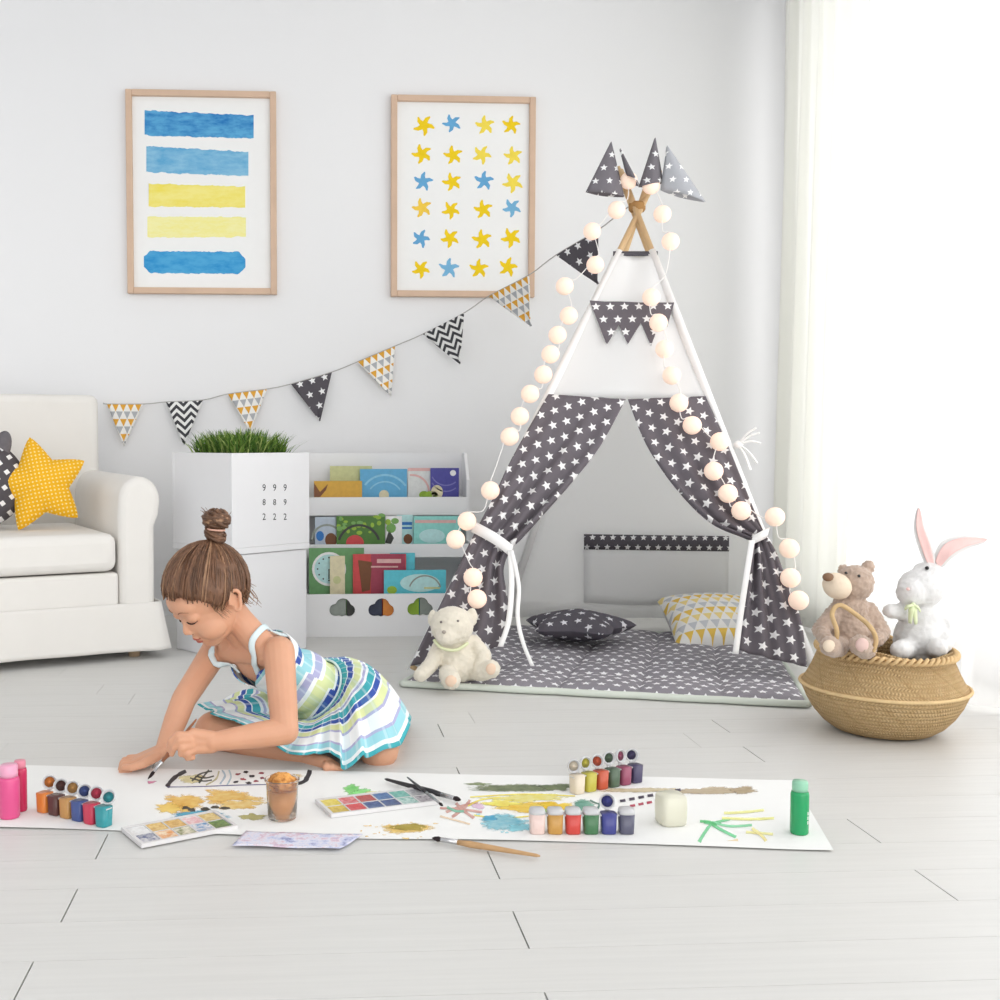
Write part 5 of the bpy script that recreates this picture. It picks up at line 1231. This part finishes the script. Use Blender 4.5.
# striped sundress
WHT, TEAL, BLUE, YEL, LAV, AQ = (244, 247, 248), (72, 172, 182), (66, 92, 172), (222, 230, 172), (178, 178, 214), (160, 214, 224)
def stripes(name, bands, axis=1, cross=True):
    m, nb_ = newmat(name, .85, .2); u, v = nb_.uv(); f = v if axis else u
    f = nb_.m('ADD', f, nb_.m('MULTIPLY', nb_.m('SUBTRACT', nb_.noise(26, 2), .5), .014))
    tot = sum(w_ for w_, _ in bands); acc = 0; st = []
    for w_, c in bands: st.append((acc / tot, lin(c))); acc += w_
    col = nb_.ramp(nb_.m('FRACT', f), st, True)
    if cross:    # thin pale threads running the other way
        g = nb_.m('LESS_THAN', nb_.m('FRACT', nb_.m('MULTIPLY', u, 34)), .16); g2 = nb_.m('LESS_THAN', nb_.m('FRACT', nb_.m('MULTIPLY', u, 13)), .30)
        col = nb_.mix(nb_.m('MULTIPLY', g, .30), col, lin((240, 246, 248))); col = nb_.mix(nb_.m('MULTIPLY', g2, .16), col, lin((120, 190, 206)))
    nb_.L.new(col, nb_.bsdf.inputs['Base Color']); nb_.bump(nb_.noise(420, 2), .15, .002); return m
M_bod = stripes('striped_bodice_cotton', [(1.6, WHT), (.35, AQ), (1.1, BLUE), (.3, WHT), (1.6, YEL), (.5, WHT), (.9, LAV), (.3, WHT), (1.3, AQ), (.3, WHT), (.8, BLUE)])
M_skt = stripes('striped_skirt_cotton', [(1.5, TEAL), (.2, WHT), (1.2, BLUE), (.25, WHT), (1.5, YEL), (.35, WHT), (.5, LAV), (.5, WHT), (1.3, TEAL), (.25, WHT), (.9, BLUE), (.3, WHT), (1.2, YEL), (.4, LAV), (1.8, WHT), (.3, LAV), (1.0, AQ), (.4, WHT), (.5, TEAL)])
b = MB(); b.ell(neckb - ax * .072 + fr * .011, (.062, .088, .066), TM, 28, 18); b.ell(neckb - ax * .046 + fr * .020, (.056, .078, .050), TM, 28, 18); b.ell(neckb - ax * .060, (.068, .094, .080), TM, 28, 18); b.ell(waist + ax * .035, (.074, .090, .080), TM, 28, 18); b.ell(waist - ax * .022, (.077, .090, .05), TM, 28, 18)
b.cap(neckb - ax * .05 + lf * .05, waist + lf * .045, .036, .042); b.cap(neckb - ax * .05 - lf * .05, waist - lf * .045, .036, .042)
bod = blob('dress', b, M_bod, girl, True, .0032, 5)
me = bod.data; bmh = bmesh.new(); bmh.from_mesh(me); kill = []
TL = (neckb - waist).length
for v in bmh.verts:
    p = v.co + girl.location - waist; s, q, f_ = p.dot(ax), p.dot(lf), p.dot(fr)
    top = (TL - .070 + min(abs(q), .046) * 1.05) if f_ > .0 else TL - .050
    if abs(q) > .068: top = min(top, TL - .050)
    if s > top: kill.append(v)
bmesh.ops.delete(bmh, geom=kill, context='VERTS')
bmesh.ops.smooth_vert(bmh, verts=[v for v in bmh.verts if v.is_boundary], factor=.5, use_axis_x=True, use_axis_y=True, use_axis_z=True)
uvl = bmh.loops.layers.uv.new('UVMap')
for f_ in bmh.faces:
    f_.smooth = True
    for l in f_.loops:
        p = l.vert.co + girl.location - waist; q = p.dot(lf); l[uvl].uv = (math.atan2(q, p.dot(fr)) * .085, (p.dot(ax) + .10 - (.45 * abs(q) if p.dot(fr) > 0 else .3 * q)) / .21)
bmh.to_mesh(me); bmh.free()
md = bod.modifiers.new('Solidify', 'SOLIDIFY'); md.thickness = .003; md.offset = -1
# straps
M_strap = mat('white_aqua_strap', (220, 236, 240), .8, .2, .05)
bvb = BVHTree.FromPolygons([v.co + girl.location for v in body.data.vertices], [tuple(p.vertices) for p in body.data.polygons])
def onb(p, off=.004):
    c, n, *_ = bvb.find_nearest(p); return c + n * off
for s, sh in ((1, shL), (-1, shR)):
    mid = neckb.lerp(sh, .62)
    K_ = [waist + ax * (TL - .028) + lf * s * .044 + fr * .078, neckb - ax * .008 + lf * s * .048 + fr * .066, mid + ax * .034 + fr * .035, mid + ax * .044 - fr * .005, mid + ax * .02 - fr * .05, waist + ax * (TL - .060) + lf * s * .050 - fr * .075]
    P = [onb(p) for p in bez(K_, 6)]
    P = [P[0]] + [(P[i - 1] + P[i] * 2 + P[i + 1]) / 4 for i in range(1, len(P) - 1)] + [P[-1]]
    n = len(P) - 1
    def fn(u, v):
        i = int(v * n + .5); p = P[i]; t_ = (P[min(i + 1, n)] - P[max(i - 1, 0)]).normalized(); c, nn, *_ = bvb.find_nearest(p); sd = t_.cross(nn).normalized()
        return p + sd * .014 * (u - .5) + nn * .001
    mesh_obj('shoulder_strap', MB().grid(fn, 3, n), M_strap, bod, False, solid=.003).location = -girl.location
# skirt: waist ring to hem lying over the legs and the floor
hem = [(0, 240, 722, 2.47), (18, 264, 738, 2.43), (38, 296, 755, 2.40), (62, 327, 752, 2.40), (84, 346, 767, 2.36), (104, 366, 755, 2.37), (124, 399, 746, 2.42), (146, 410, 722, 2.56), (172, 404, 722, 2.80), (210, 360, 712, 2.92), (250, 275, 712, 2.92), (290, 214, 708, 2.76), (318, 202, 707, 2.63), (342, 221, 717, 2.52), (360, 240, 722, 2.47)]
HP = [(a, W(x, y, Y)) for a, x, y, Y in hem]
def hemp(deg):
    deg %= 360
    for i in range(len(HP) - 1):
        if HP[i][0] <= deg <= HP[i + 1][0]:
            t = (deg - HP[i][0]) / (HP[i + 1][0] - HP[i][0]); g = lambda k: HP[k % (len(HP) - 1)][1]
            p0, p1, p2, p3 = g(i - 1), HP[i][1], HP[i + 1][1], g(i + 2)
            return .5 * ((2 * p1) + (p2 - p0) * t + (2 * p0 - 5 * p1 + 4 * p2 - p3) * t * t + (3 * p1 - p0 - 3 * p2 + p3) * t ** 3)
wr0 = waist - ax * .012
lift = {0: .030, 40: .035, 90: .055, 130: .085, 170: .10, 220: .09, 280: .06, 330: .03, 360: .030}
def lf_(deg):
    ks = sorted(lift)
    for a, c in zip(ks, ks[1:]):
        if a <= deg <= c: t = (deg - a) / (c - a); t = t * t * (3 - 2 * t); return lift[a] + (lift[c] - lift[a]) * t
NS, NT = 220, 44
def skf(u, v):
    deg = u * 360; w_ = math.radians(deg); w0 = wr0 + fr * (.078 * math.cos(w_)) + lf * (.092 * math.sin(w_)); h_ = hemp(deg)
    out = (fr * math.cos(w_) + lf * math.sin(w_))
    c_ = w0.lerp(h_, .45) + V((0, 0, lf_(deg))) + out * .012
    p = w0 * (1 - v) ** 2 + c_ * 2 * v * (1 - v) + h_ * v * v
    e = min(1, v * 5)
    pl = .0050 * math.sin(w_ * 34) * (1 - v) ** 2 * e + .0085 * math.sin(w_ * 15 + 2.2 * v + math.sin(w_ * 3)) * v * e + .004 * math.sin(w_ * 29 + 1) * v
    n = (V((0, 0, 1)) * .6 + out * .6).normalized(); p = p + n * pl
    # rest on the body and the floor
    if v > .04:
        c, nn, ix, dist = bvb.find_nearest(p)
        if c is not None:
            sgn = (p - c).dot(nn)
            if sgn < .007 and dist < .06: p = c + nn * .007
    p.z = max(p.z, .0055 + .002 * (1 + math.sin(w_ * 29)))
    return p
skb = MB().grid(skf, NS, NT, 0, lambda u, v, p: (u * 1.0, .002 + v * .996))
for _ in range(2):     # relax the cloth a little
    M_ = NS + 1; nv = [p.copy() for p in skb.v]
    for i in range(1, NT):
        for j in range(NS + 1):
            jl, jr = (j - 1) % NS if j else NS - 1, (j + 1) if j < NS else 1
            nv[i * M_ + j] = skb.v[i * M_ + j] * .5 + (skb.v[(i - 1) * M_ + j] + skb.v[(i + 1) * M_ + j] + skb.v[i * M_ + jl] + skb.v[i * M_ + jr]) * .125
    skb.v = nv
sk_ = mesh_obj('skirt', skb, M_skt, bod, False, solid=.002, soff=1); sk_.location = -girl.location
# gathered waist seam
mesh_obj('waist_seam', MB().tube([wr0 + ax * .004 + fr * (.0795 * math.cos(2 * PI * k / 60)) + lf * (.0935 * math.sin(2 * PI * k / 60)) for k in range(61)], .0028, 6), M_strap, bod, False).location = -girl.location
# the brush in her hand
brush(tipB, tipB + bd * .165, M_dwood, 'brown paint brush held in the girl\'s hand, its tip touching the paper', .0036, .17, .13)
